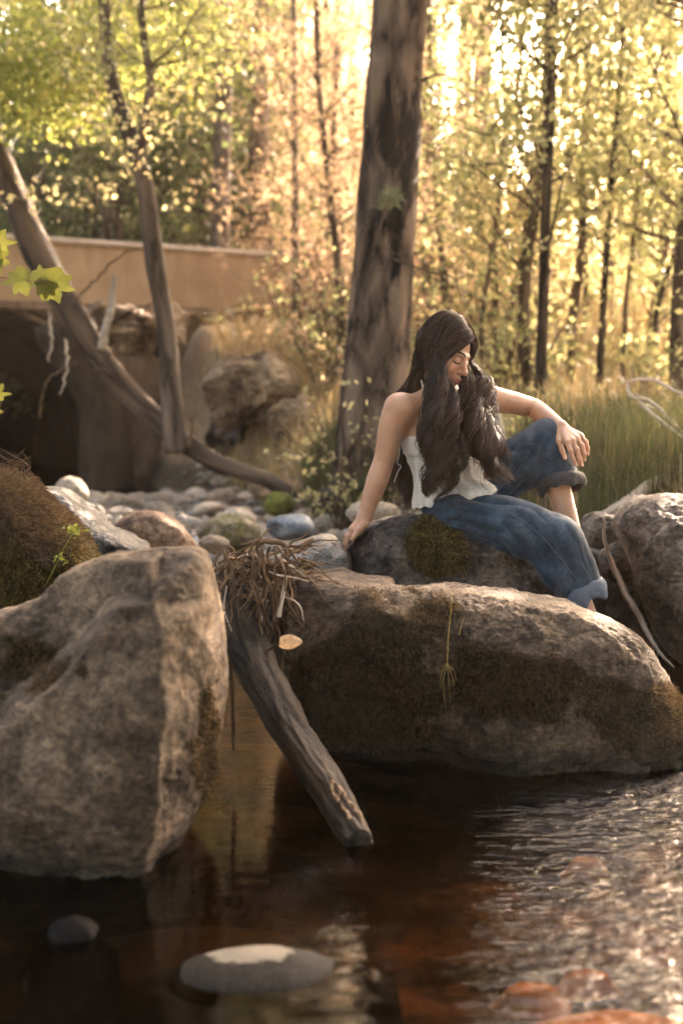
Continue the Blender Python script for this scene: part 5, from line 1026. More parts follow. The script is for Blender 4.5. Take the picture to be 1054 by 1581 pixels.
# ------------------------------------------------------------------ the woman: signed distance body, clothes, hair
def J(px, py, dy=0.0): return P(px, py, 5.0 + dy)
def cap(p, a, b, ra, rb):
    a = np.asarray(a); b = np.asarray(b); ab = b - a; h = np.clip(((p - a) @ ab) / (ab @ ab), 0, 1)
    return np.linalg.norm(p - a - h[:, None] * ab, axis=1) - (ra + (rb - ra) * h)
def ell(p, c, ax, r):
    q = (p - c) @ np.asarray(ax).T; r = np.asarray(r, float); k0 = np.linalg.norm(q / r, axis=1); k1 = np.linalg.norm(q / (r * r), axis=1) + 1e-9
    return k0 * (k0 - 1.0) / k1
def smin(a, b, k): h = np.clip(.5 + .5 * (b - a) / k, 0, 1); return b + (a - b) * h - k * h * (1 - h)
def smax(a, b, k): return -smin(-a, -b, k)
def surface(f, lo, hi, h, newton=2, margin=.02):
    lo = np.array(lo, float); B = 8; n = (np.ceil((np.array(hi) - lo) / h / B).astype(int)) * B; nb = n // B
    bi = np.stack(np.meshgrid(*[np.arange(k) for k in nb], indexing='ij'), -1).reshape(-1, 3)
    cd = f(lo + (bi * B + B / 2) * h); G = np.repeat(np.repeat(np.repeat(np.where(cd > 0, 1, -1).astype(np.float32).reshape(nb), B, 0), B, 1), B, 2)
    act = bi[np.abs(cd) < B * h * .9 + margin]; off = np.stack(np.meshgrid(*[np.arange(B)] * 3, indexing='ij'), -1).reshape(-1, 3)
    for c0 in range(0, len(act), 400):
        a = act[c0:c0 + 400]; ii = (a[:, None] * B + off[None]).reshape(-1, 3); G[ii[:, 0], ii[:, 1], ii[:, 2]] = f(lo + ii * h)
    S = G < 0
    c = np.zeros(tuple(n - 1), np.int8)
    for d in off8: c += S[d[0]:n[0] - 1 + d[0], d[1]:n[1] - 1 + d[1], d[2]:n[2] - 1 + d[2]]
    cells = np.argwhere((c > 0) & (c < 8)); idm = np.full(tuple(n - 1), -1, np.int32); idm[cells[:, 0], cells[:, 1], cells[:, 2]] = np.arange(len(cells))
    acc = np.zeros((len(cells), 3)); cn = np.zeros(len(cells))
    for ax in range(3):
        o1, o2 = [k for k in range(3) if k != ax]
        for u in (0, 1):
            for v in (0, 1):
                s = np.zeros(3, int); s[o1] = u; s[o2] = v; e = s.copy(); e[ax] = 1
                ga = G[tuple((cells + s).T)]; gb = G[tuple((cells + e).T)]; m = (ga < 0) != (gb < 0)
                t = ga[m] / (ga[m] - gb[m]); q = (cells[m] + s).astype(float); q[:, ax] += t; acc[m] += q; cn[m] += 1
    V = lo + acc / cn[:, None] * h; F = []
    for ax in range(3):
        o1, o2 = (ax + 1) % 3, (ax + 2) % 3
        sl0 = [slice(1, None)] * 3; sl0[ax] = slice(0, -1); sl1 = [slice(1, None)] * 3; sl1[ax] = slice(1, None)
        A_ = S[tuple(sl0)]; B_ = S[tuple(sl1)]; e = np.argwhere(A_ != B_); ins = A_[tuple(e.T)]
        e = e + np.array([0 if k == ax else 1 for k in range(3)])
        ok = (e < (n - 1)).all(1); e = e[ok]; ins = ins[ok]
        def cid(d1, d2): q = e.copy(); q[:, o1] += d1; q[:, o2] += d2; return idm[tuple(q.T)]
        quad = np.stack([cid(-1, -1), cid(0, -1), cid(0, 0), cid(-1, 0)], -1); quad[~ins] = quad[~ins][:, ::-1]; F.append(quad)
    F = np.vstack(F); F = F[(F >= 0).all(1)]
    for _ in range(newton):
        d = f(V); e = .4 * h; g = np.stack([f(V + np.eye(3)[k] * e) - d for k in range(3)], -1) / e
        V = V - np.clip(d, -h, h)[:, None] * g / np.maximum((g * g).sum(1), .3)[:, None]
    return V, F
off8 = [(a, b, c) for a in (0, 1) for b in (0, 1) for c in (0, 1)]

RS = J(616, 630, -.02); LS = J(730, 607, .17); sA = unit(LS - RS); UPZ = np.array([0, 0, 1.0])
fA = unit(np.cross(sA, UPZ)); uA = unit(np.cross(fA, -sA)) if False else UPZ
TA = np.array([sA - sA[2] * UPZ, fA, UPZ]); TA[0] = unit(TA[0])
# head frame
yaw, pit, rol = RAD(55), RAD(24), RAD(7)
F_ = np.array([math.sin(yaw) * math.cos(pit), -math.cos(yaw) * math.cos(pit), -math.sin(pit)])
L_ = np.array([math.cos(yaw), math.sin(yaw), 0]); U_ = np.cross(F_, L_)
L2 = L_ * math.cos(rol) - U_ * math.sin(rol); U2 = U_ * math.cos(rol) + L_ * math.sin(rol); L_, U_ = L2, U2
EYE = J(715, 559, -.02); HC = EYE - .085 * F_
HA = np.array([F_, L_, U_])
def H(f, l, u): return HC + f * F_ + l * L_ + u * U_
RE, RW = J(591, 716, .0), J(562, 800, .0)
LE, LW = J(822, 630, .30), J(864, 659, .16)
NB = J(681, 618, .085)
# hips and legs
RH, RK, RA_ = J(712, 792, -.02), J(862, 830, -.13), J(912, 965, -.16)
LH, LK, LA_ = J(722, 780, .13), J(846, 680, .20), J(886, 836, .04)
WC = J(694, 735, .07); PC = J(712, 774, .055); CC = J(674, 668, .078)
def digit(ch, r0, r1):
    return [(ch[i], ch[i + 1], r0 + (r1 - r0) * i / (len(ch) - 1), r0 + (r1 - r0) * (i + 1) / (len(ch) - 1)) for i in range(len(ch) - 1)]
LHAND = [
    ([J(862, 668, .135), J(863, 682, .10), J(867, 696, .085), J(871, 707, .08)], .0105, .0075),        # thumb
    ([J(875, 683, .075), J(880, 696, .055), J(884, 708, .050), J(888.5, 718, .056)], .0095, .0068),
    ([J(883, 681, .085), J(890, 694, .063), J(894, 707, .056), J(897.5, 718, .062)], .0095, .0068),
    ([J(890, 677, .10), J(898, 688, .082), J(901, 700, .074), J(901.5, 710, .078)], .0090, .0064),
    ([J(896, 673, .12), J(903.5, 682, .105), J(906.5, 692, .098), J(906.5, 701, .10)], .0080, .0058)]
RHAND = [
    ([J(561, 810, -.025), J(553, 819, -.045), J(546, 828, -.055), J(542, 836, -.057)], .0108, .0078),
    ([J(546, 817, -.03), J(539, 827, -.035), J(534.5, 841, -.035), J(532, 854, -.03)], .0095, .0068),
    ([J(544, 816, -.008), J(536, 827, -.01), J(531.5, 841, -.01), J(530, 854, -.008)], .0095, .0068),
    ([J(545, 816, .014), J(537, 827, .015), J(532.5, 840, .015), J(531, 851, .015)], .0090, .0064),
    ([J(548, 816, .034), J(541, 826, .037), J(537, 836, .038), J(535, 845, .038)], .0080, .0058)]
def torso(p):
    d = ell(p, CC, TA, (.135, .092, .155))
    d = smin(d, cap(p, RS + np.array([.02, 0, -.005]), LS - np.array([.02, .01, .005]), .046, .046), .05)
    d = smin(d, ell(p, WC, TA, (.118, .085, .12)), .05); d = smin(d, ell(p, PC, TA, (.128, .108, .100)), .05)
    for s in (-1, 1): d = smin(d, ell(p, CC + fA * .062 + TA[0] * s * .062 + UPZ * -.018, TA, (.056, .052, .055)), .022)
    d = smin(d, cap(p, PC - fA * .03 - TA[0] * .05, PC - fA * .03 + TA[0] * .05, .078, .078), .04)
    return d
def neck(p): return cap(p, NB, H(-.025, 0, -.045), .050, .046)
def head(p):
    d = ell(p, H(-.012, 0, .028), HA, (.094, .074, .087))
    d = smin(d, ell(p, H(.032, 0, -.040), HA, (.056, .054, .078)), .03)
    d = smin(d, ell(p, H(.066, 0, -.098), HA, (.021, .021, .016)), .022)
    for s in (-1, 1):
        d = smin(d, ell(p, H(.056, s * .037, -.034), HA, (.024, .022, .024)), .02)
        d = smin(d, cap(p, H(.083, s * .012, .020), H(.070, s * .045, .020), .009, .007), .012)
        d = smin(d, cap(p, H(.0, s * .050, -.03), H(.045, s * .032, -.09), .020, .018), .03)
    for s in (-1, 1): d = smax(d, -ell(p, H(.100, s * .031, -.001), HA, (.022, .0175, .0125)), .012)
    for s in (-1, 1): d = smin(d, ell(p, H(.0715, s * .031, -.002), HA, (.0135, .0155, .0125)), .004)
    d = smin(d, cap(p, H(.084, 0, .008), H(.107, 0, -.028), .0065, .0085), .012)
    d = smin(d, ell(p, H(.106, 0, -.033), HA, (.011, .0095, .009)), .008)
    for s in (-1, 1): d = smin(d, ell(p, H(.094, s * .0125, -.037), HA, (.011, .0065, .007)), .006)
    d = smin(d, ell(p, H(.082, 0, -.068), HA, (.016, .026, .020)), .014)
    d = smin(d, cap(p, H(.0975, -.008, -.0605), H(.0975, .008, -.0605), .0052, .0052), .006)
    for s in (-1, 1): d = smin(d, cap(p, H(.0965, s * .006, -.0615), H(.087, s * .023, -.065), .0050, .0028), .004)
    d = smin(d, cap(p, H(.0955, -.009, -.0715), H(.0955, .009, -.0715), .0060, .0060), .005)
    for s in (-1, 1): d = smin(d, cap(p, H(.0945, s * .008, -.0712), H(.086, s * .021, -.067), .0055, .0028), .004)
    for s in (-1, 1): d = smin(d, ell(p, H(-.004, s * .074, -.018), HA, (.017, .006, .030)), .006)
    return d
def limb(p, pts, rad, k=.02):
    A0 = np.array(pts); c_ = (A0.min(0) + A0.max(0)) / 2; m_ = np.linalg.norm(p - c_, axis=1) < np.linalg.norm(A0 - c_, axis=1).max() + max(rad) + .07
    if not m_.all():
        out = np.full(len(p), .5)
        if m_.any(): out[m_] = limb(p[m_], pts, rad, k)
        return out
    d = None
    if k >= .015:        # a smooth centre line, so that the limb tapers without swellings at the joints
        q_ = resample(np.array([list(a) + [r_] for a, r_ in zip(pts, rad)]), 4 * len(pts)); pts = q_[:, :3]; rad = q_[:, 3]; k = .003
    for i in range(len(pts) - 1):
        e = cap(p, pts[i], pts[i + 1], rad[i], rad[i + 1]); d = e if d is None else smin(d, e, k)
    return d
def mid(a, b, t, o=(0, 0, 0)): return a + (b - a) * t + np.array(o)
RARM = ([RS, mid(RS, RE, .35, (-.006, 0, 0)), mid(RS, RE, .7), RE, mid(RE, RW, .3, (0, -.004, 0)), mid(RE, RW, .75), RW], [.054, .047, .041, .0365, .038, .029, .0245])
LARM = ([LS, mid(LS, LE, .35, (0, 0, -.002)), mid(LS, LE, .7), LE, mid(LE, LW, .3), mid(LE, LW, .75), LW], [.050, .045, .040, .036, .037, .029, .0245])
def hand(p, W, hd, side):
    d = None
    mcp = [h[0][0] for h in hd[1:]]
    for m, r in zip(mcp, (.0135, .0135, .0125, .0115)):
        e = cap(p, W + (m - W) * .12, m, .016, r); d = e if d is None else smin(d, e, .012)
    for (ch, r0, r1) in hd:
        e = limb(p, ch, np.linspace(r0, r1, len(ch)), .004)
        # knuckle swell
        e = smin(e, np.linalg.norm(p - ch[1], axis=1) - r0 * 1.03, .004); d = smin(d, e, .0055)
    d = smin(d, cap(p, W, hd[0][0][0], .019, .0125), .012); d = smin(d, cap(p, hd[0][0][0], hd[0][0][1], .014, .0108), .008)
    return d
def foot(p, A, fd, k=.02):
    fd = unit(fd); sd_ = unit(np.cross(fd, UPZ)); d = cap(p, A, A - UPZ * .045 - fd * .02, .034, .030)
    d = smin(d, cap(p, A - UPZ * .02, A - UPZ * .058 + fd * .11, .032, .022), k); d = smin(d, cap(p, A - UPZ * .055 - fd * .03, A - UPZ * .062 + fd * .12, .026, .018), k)
    for i in range(5):
        b = A - UPZ * .062 + fd * (.125 - .006 * i) + sd_ * (.026 - .013 * i); d = smin(d, cap(p, b - fd * .03, b + fd * (.045 - .007 * i), .010, .0095 if i == 0 else .0072), .006)
    return d
def body(p):
    d = np.full(len(p), 1e3)
    def near(c, r): return np.linalg.norm(p - c, axis=1) < r
    t = torso(p); t = smin(t, neck(p), .035)
    m = near(HC, .30)
    if m.any(): t[m] = smin(t[m], head(p[m]), .022)
    t = smin(t, limb(p, *RARM), .028); t = smin(t, limb(p, *LARM), .028)
    for W, hd, s in ((RW, RHAND, 1), (LW, LHAND, -1)):
        m = near(W, .26)
        if m.any(): t[m] = smin(t[m], hand(p[m], W, hd, s), .012)
    t = smin(t, limb(p, [RH, RK, mid(RK, RA_, .35, (-.012, .01, 0)), RA_], [.078, .052, .050, .031]), .03)
    t = smin(t, limb(p, [LH, LK, mid(LK, LA_, .35, (-.008, .01, 0)), LA_], [.078, .052, .049, .031]), .03)
    for A_, fd in ((RA_, (.85, -.35, -.2)), (LA_, (.15, -.5, -.85))):
        m = near(A_, .32)
        if m.any(): t[m] = smin(t[m], foot(p[m], A_, fd), .02)
    return t
allp = np.array([RS, LS, RW, LW, RK, LK, RA_, LA_, H(0, 0, .13)] + [h[0][-1] for h in LHAND + RHAND])
lo = allp.min(0) - [.08, .16, .12]; hi = allp.max(0) + [.22, .16, .06]
V, F = surface(body, lo, hi, .0028)
print('body', len(V))
# skin pigment
q = (V - HC) @ HA.T; lip = np.clip(1.6 - np.maximum(np.maximum(np.abs(q[:, 2] + .0665) / .0098, np.abs(q[:, 1]) / .0235), 0) * 1.25, 0, 1) * (q[:, 0] > .082) * (np.abs(q[:, 2] + .0665 ) < .0120)
brow = np.zeros(len(V)); lash = np.zeros(len(V)); blush = np.zeros(len(V))
for s in (-1, 1):
    l = q[:, 1] * s; arch_ = .0215 + .006 * np.sin(np.clip((l - .010) / .042, 0, 1) * 2.6)
    brow = np.maximum(brow, (q[:, 0] > .05) * smooth(.0046, .0022, np.abs(q[:, 2] - arch_)) * smooth(.008, .013, l) * smooth(.056, .048, l))
    ly = -.0085 - .0035 * np.sin(np.clip((l - .016) / .030, 0, 1) * np.pi)
    lash = np.maximum(lash, (q[:, 0] > .055) * smooth(.0030, .0014, np.abs(q[:, 2] - ly)) * smooth(.013, .018, l) * smooth(.050, .045, l))
    blush = np.maximum(blush, np.exp(-((l - .04) ** 2 + (q[:, 2] + .03) ** 2) / .0004) * (q[:, 0] > .03))
nailk = np.zeros(len(V)); nailp = np.zeros(len(V))
for hd, arr, outd in ((RHAND, nailk, np.array([-.75, -.45, .2])), (LHAND, nailp, np.array([.35, -.8, .3]))):
    for ch, r0, r1 in hd:
        tip = ch[-1]; ax = unit(ch[-1] - ch[-2]); o_ = unit(outd - ax * (outd @ ax)); w_ = V - tip; m = (np.linalg.norm(w_ - ax * .001, axis=1) < r1 * 1.75) & (((w_ @ o_) / r1) > .45) & (w_ @ ax > -.006); arr[m] = 1
me = mesh_np('person', V, F)
for nm, a in (('lip', lip), ('brow', brow), ('lash', lash), ('blush', blush), ('nailk', nailk), ('nailp', nailp)): attr(me, nm, a)
t = NT('skin'); p = t.coord('Object'); n = t.noise(p, 18, 4, .6); fn = t.noise(p, 420, 2, .5)
col = t.mix(t.mapr(n, .35, .65), (.43, .225, .135), (.51, .285, .175))
col = t.mix(t.math('MULTIPLY', t.attr('blush'), .35), col, (.60, .22, .14)); col = t.mix(t.math('MULTIPLY', t.attr('lip'), .8), col, (.36, .095, .075))
col = t.mix(t.attr('brow'), col, (.025, .014, .010)); col = t.mix(t.attr('lash'), col, (.012, .008, .007))
col = t.mix(t.attr('nailk'), col, (.02, .008, .01)); col = t.mix(t.math('MULTIPLY', t.attr('nailp'), .7), col, (.75, .5, .42))
sk = t.bsdf(col, t.mapr(t.attr('nailk'), 0, 1, .46, .15), t.bump(fn, .15, .0008), t.mapr(t.math('ADD', t.attr('brow'), t.attr('lash')), 0, 1, .45, .05), Subsurface_Weight=.22, Subsurface_Scale=.02)
M_SKIN = t.end(sk)
for nd in t.t.nodes:
    if nd.type == 'BSDF_PRINCIPLED': nd.inputs['Subsurface Radius'].default_value = (1, .35, .18)
woman = obj('person', me, M_SKIN, label='woman sitting on the rock in pale camisole and blue jeans, long dark wavy hair', cat='person')

# ---------------- camisole
def zpx(px, py, dy=0): return J(px, py, dy)[2]
def top_(p):
    d = ell(p, CC, TA, (.143, .100, .160))
    d = smin(d, ell(p, J(693, 742, .07), TA, (.133, .105, .15)), .05); d = smin(d, ell(p, J(695, 790, .07), TA, (.142, .118, .11)), .05)
    for s in (-1, 1): d = smin(d, ell(p, CC + fA * .064 + TA[0] * s * .062 + UPZ * -.018, TA, (.062, .058, .060)), .025)
    d = smin(d, ell(p, J(728, 762, -.0), TA, (.09, .10, .045)), .05)
    qq = (p - CC) @ TA.T
    zt = CC[2] + .018 + .012 * np.cos(np.clip((np.abs(qq[:, 0]) - .062) / .05, -1, 1) * np.pi / 2) - .05 * smooth(.02, -.09, qq[:, 1]) - .03 * smooth(.07, .13, np.abs(qq[:, 0]))
    d = smax(d, p[:, 2] - zt, .004)
    a, b = J(637, 787, 0), J(770, 757, 0); zl = a[2] + (b[2] - a[2]) * np.clip((p[:, 0] - a[0]) / (b[0] - a[0]), -.3, 1.3)
    d = smax(d, zl - p[:, 2], .004)
    inner = smin(ell(p, CC, TA, (.130, .087, .15)), ell(p, J(697, 760, .07), TA, (.126, .098, .15)), .05)
    return smax(d, -(inner - .001), .003)
V, F = surface(top_, CC - np.array([.22, .24, .36]), CC + np.array([.27, .22, .12]), .0028, newton=1)
me = mesh_np('camisole', V, F); N = np.empty(len(V) * 3, np.float32); me.vertices.foreach_get('normal', N); N = N.reshape(-1, 3)
qq = (V - CC) @ TA.T; th = np.arctan2(qq[:, 1], qq[:, 0]); dn = smooth(.0, -.14, qq[:, 2])
fold = .0045 * dn * np.sin(th * 16 + 2.5 * fbm(V * 9, 2)) + .004 * fbm(V * np.array([26, 26, 9]), 3) + .0025 * np.sin((qq[:, 2] + .6 * fbm(V * 8, 2) * .05) * 150) * smooth(-.05, -.08, qq[:, 2]) * smooth(-.13, -.09, qq[:, 2])
V = V + N * fold[:, None]; me.vertices.foreach_set('co', V.astype(np.float32).ravel()); me.update(); attr(me, 'ang', th)
t = NT('camisole_cloth'); a = t.attr('ang'); st = t.math('SINE', t.math('MULTIPLY', a, 62.0)); st = t.mapr(st, .25, .75)
z = t.n('ShaderNodeSeparateXYZ'); t.l(t.pos(), z.inputs[0]); dash = t.mapr(t.math('SINE', t.math('MULTIPLY', z.outputs[2], 520.0)), -.3, .3)
wv = t.noise(t.pos(), 380, 2)
col = t.mix(t.math('MULTIPLY', t.math('MULTIPLY', st, dash), .75), (.70, .655, .58), (.42, .37, .30)); col = t.mix(.25, col, t.ramp(wv, [(.3, (.5, .46, .4)), (.7, (.8, .76, .7))]))
d_ = t.bsdf(col, .85, t.bump(t.math('ADD', st, wv), .35, .0015), .2); tr = t.n('ShaderNodeBsdfTranslucent'); tr.inputs[0].default_value = (.6, .5, .38, 1)
obj('camisole', me, t.end(t.addmix(.18, d_, tr.outputs[0])), woman)
M_STRAP = plain('strap_cloth', (.72, .66, .56), .8)
mb = MB(); mb.tube(resample([J(657, 650, -.035), J(659, 630, -.05), J(657, 612, -.05), J(652, 596, -.02), J(650, 588, .03), J(646, 592, .08), J(640, 640, .15)], 30), .0021, 6); obj('strap', mb.mesh('strap'), M_STRAP, woman)
mb = MB(); mb.tube(resample([J(618, 682, .10), J(616, 700, .10), J(613, 715, .10), J(619, 720, .10), J(614, 728, .10), J(608, 745, .09)], 30), .0016, 6); obj('back_tie', mb.mesh('back_tie'), M_STRAP, woman)

# ---------------- jeans
RK2, RHM = J(862, 832, -.13), J(902, 922, -.16); LK2, LHM = J(848, 678, .19), J(867, 750, .125)
rdir = unit(RHM - RK2); ldir = unit(LHM - LK2)
def jeans(p):
    d = ell(p, PC, TA, (.137, .118, .104)); d = smin(d, cap(p, PC - fA * .03 - TA[0] * .05, PC - fA * .03 + TA[0] * .05, .088, .088), .04)
    th_ = limb(p, [J(708, 792, -.02), J(790, 812, -.07), J(860, 838, -.13)], [.088, .098, .087], .03)
    low = smax(limb(p, [J(858, 836, -.13), J(872, 872, -.145), RHM + rdir * .03], [.086, .092, .071], .03), (p - RHM) @ rdir, .004)
    r_ = smin(th_, low, .03); r_ = smax(r_, -cap(p, RK2 + rdir * .06, RHM + rdir * .2, .066, .062), .004)
    th2 = limb(p, [J(722, 778, .13), J(790, 722, .16), J(846, 678, .20)], [.088, .094, .077], .03)
    low2 = smax(limb(p, [J(846, 682, .19), LHM + ldir * .03], [.076, .069], .02), (p - LHM) @ ldir, .004)
    slack = ell(p, J(822, 728, .14), TA, (.06, .05, .055))
    l_ = smin(smin(th2, slack, .04), low2, .03); l_ = smax(l_, -cap(p, LK2 + ldir * .07, LHM + ldir * .2, .056, .060), .004)
    d = smin(d, r_, .035); d = smin(d, l_, .03)
    # waistband cut
    a, b = J(640, 780, 0), J(775, 735, 0); zl = a[2] + (b[2] - a[2]) * (p[:, 0] - a[0]) / (b[0] - a[0])
    return smax(d, np.where(p[:, 0] < b[0], p[:, 2] - zl, -1.0), .006)
jl = np.array([PC, RK2, RHM, LK2, LHM]); V, F = surface(jeans, jl.min(0) - [.2, .16, .13], jl.max(0) + [.15, .16, .13], .003, newton=1)
me = mesh_np('jeans', V, F); N = np.empty(len(V) * 3, np.float32); me.vertices.foreach_get('normal', N); N = N.reshape(-1, 3)
def folds(V, c, ax, across, lam, amp, R_):
    """creases running along ax, repeating across"""
    q = V - c; u = q @ unit(ax); v = q @ unit(across); g = np.exp(-(q ** 2).sum(1) / R_ ** 2)
    return amp * g * (2 * np.abs(np.sin(v / lam * .75 * np.pi + 1.8 * fbm(V * 6, 2))) ** .9 - 1.2)
XZ = lambda a: np.array([math.cos(RAD(a)), 0, math.sin(RAD(a))])
d = .006 * fbm(V * np.array([9, 9, 9]), 3)
d += folds(V, J(740, 790, -.1), XZ(-12), XZ(78), .035, .007, .13) + folds(V, J(800, 835, -.15), XZ(-48), XZ(42), .04, .008, .10) + folds(V, J(850, 890, -.2), XZ(-70), XZ(20), .045, .010, .12)
d += folds(V, J(905, 870, -.15), XZ(-75), XZ(15), .03, .006, .07) + folds(V, J(790, 735, .08), XZ(50), XZ(-40), .04, .010, .11) + folds(V, J(840, 705, .1), XZ(70), XZ(-20), .035, .008, .08) + folds(V, J(690, 790, -.1), XZ(25), XZ(-65), .028, .005, .07)
d = d * (1 - np.exp(-((V - RHM) ** 2).sum(1) / .09 ** 2)) * (1 - np.exp(-((V - LHM) ** 2).sum(1) / .08 ** 2))
V = V + N * d[:, None]; me.vertices.foreach_set('co', V.astype(np.float32).ravel()); me.update(); JV, JN = V, N
t = NT('denim'); p = t.coord('Object'); n1 = t.noise(p, 9, 5, .65); n2 = t.noise(t.scale(p, (1, 1, .25)), 300, 3, .7); tw = t.noise(p, 700, 2, .6)
col = t.ramp(t.math('MULTIPLY_ADD', n1, .65, t.math('MULTIPLY', n2, .35)), [(.36, (.008, .015, .027)), (.52, (.022, .039, .062)), (.66, (.065, .097, .135))])
M_DEN = t.end(t.bsdf(col, .82, t.bump(t.math('ADD', n2, tw), .5, .0012), .25, Sheen_Weight=.08, Sheen_Roughness=.5))
M_DEN2 = plain('denim_inside', (.10, .12, .15), .85, nz=.25, nscale=220); M_DEN3 = plain('denim_inside_dark', (.05, .045, .047), .85, nz=.3, nscale=160); M_STITCH = plain('seam_thread', (.10, .11, .12), .9)
jo = obj('jeans', me, M_DEN, woman)
def cuff(c, ax, rx, ry, hgt, thick, mat, seed, e1=None, wob=.1):
    ax = unit(ax); e1 = unit(np.cross(ax, UPZ) if e1 is None else e1 - ax * (e1 @ ax)); e2 = np.cross(ax, e1)
    n, m = 120, 26; a = np.linspace(0, 2 * np.pi, n, endpoint=False); b = np.linspace(0, 2 * np.pi, m, endpoint=False); A_, B_ = np.meshgrid(a, b, indexing='ij')
    nz = perlin(np.stack([np.cos(A_) * 1.3 + seed, np.sin(A_) * 1.3, A_ * 0], -1)) * 2
    n3 = fbm(np.stack([np.cos(A_) * 3.2 + seed, np.sin(A_) * 3.2, np.sin(B_) * .8], -1), 3)
    rr = 1 + wob * nz; off = thick * np.cos(B_) * (1 + .5 * n3); hh = hgt * .5 * np.sin(B_) * (1 + .35 * nz) + .012 * nz * 1.2
    V = c + ((rx * rr + off) * np.cos(A_))[..., None] * e1 + ((ry * rr + off) * np.sin(A_))[..., None] * e2 + hh[..., None] * ax
    V = V + (n3 * .004)[..., None] * ax; V = V.reshape(-1, 3); i = np.arange(n)[:, None]; j = np.arange(m)[None]
    F = np.stack([i * m + j, i * m + (j + 1) % m, ((i + 1) % n) * m + (j + 1) % m, ((i + 1) % n) * m + j], -1).reshape(-1, 4)
    o = obj('cuff', mesh_np('cuff', V, F), mat, jo); return o
cuff(RHM - rdir * .012, rdir, .080, .078, .062, .011, M_DEN2, 1)
cuff(LHM - ldir * .005, ldir, .079, .074, .050, .013, M_DEN3, 4)
from mathutils.bvhtree import BVHTree
bv = BVHTree.FromPolygons([tuple(v) for v in JV], [tuple(f) for f in F])
def seam(name, pxs, mat=None, r_=.0008, off=.0006, n=60, parent=None):
    pp = resample(np.array([J(a, b, -.5) for a, b in pxs]), n); out = []
    for q_ in pp:
        o_ = Vector((0, 0, CAM_H)); dr = (Vector(q_) - o_).normalized(); h_ = bv.ray_cast(o_, dr)
        if h_[0] is not None: out.append(np.array(h_[0]) + np.array(h_[1]) * off * 0 + np.array(-dr) * off)
    if len(out) > 3:
        mb = MB(); mb.tube(np.array(out), r_, 5); return obj(name, mb.mesh(name), mat or M_STITCH, parent or jo)
seam('side_seam', [(672, 770), (710, 772), (760, 783), (800, 800), (835, 828), (862, 858), (885, 888), (893, 900)], r_=.001)
seam('pocket_seam', [(700, 768), (705, 780), (722, 786)])
seam('knee_seam', [(811, 687), (822, 685), (832, 690)])
seam('knee_seam', [(832, 691), (842, 700), (852, 710)])
seam('thigh_seam', [(788, 738), (798, 728), (806, 716)])

# ---------------- hair
t = NT('hair'); r = t.n('ShaderNodeNewGeometry').outputs['Random Per Island']
col = t.ramp(t.math('MULTIPLY_ADD', t.attr('tone'), .55, t.math('MULTIPLY', r, .45)), [(0.1, (.010, .005, .004)), (.5, (.030, .015, .010)), (.9, (.125, .066, .040))])
hb = t.bsdf(col, .42, None, .5); tr = t.n('ShaderNodeBsdfTranslucent'); tr.inputs[0].default_value = (.30, .11, .035, 1)
M_HAIR = t.end(t.addmix(.16, hb, tr.outputs[0]))
def hairline(q):   # q in head frame; > 0 where hair grows
    f, l, u = q[:, 0], np.abs(q[:, 1]), q[:, 2]
    edge = np.interp(u, [-.12, -.03, .02, .06, .085, .11], [-.035, -.004, .016, .042, .066, .09])
    edge = edge + .01 * smooth(.03, .07, l) * 0
    return np.maximum(edge - .012 - f, np.minimum((u - (.086 - 1.15 * l)) * .8, .02))
def cap_sdf(p):
    q = (p - HC) @ HA.T; d = smin(ell(p, H(-.014, 0, .030), HA, (.099, .079, .092)), ell(p, H(-.045, 0, -.045), HA, (.056, .066, .07)), .03)
    return smax(d, -hairline(q) * .8, .004)
V, F = surface(cap_sdf, HC - .19, HC + .19, .0032, newton=1)
hp = obj('hair', mesh_np('hair', V, F), plain('hair_under', (.014, .008, .006), .8, .1), woman)
hr = np.random.default_rng(21)
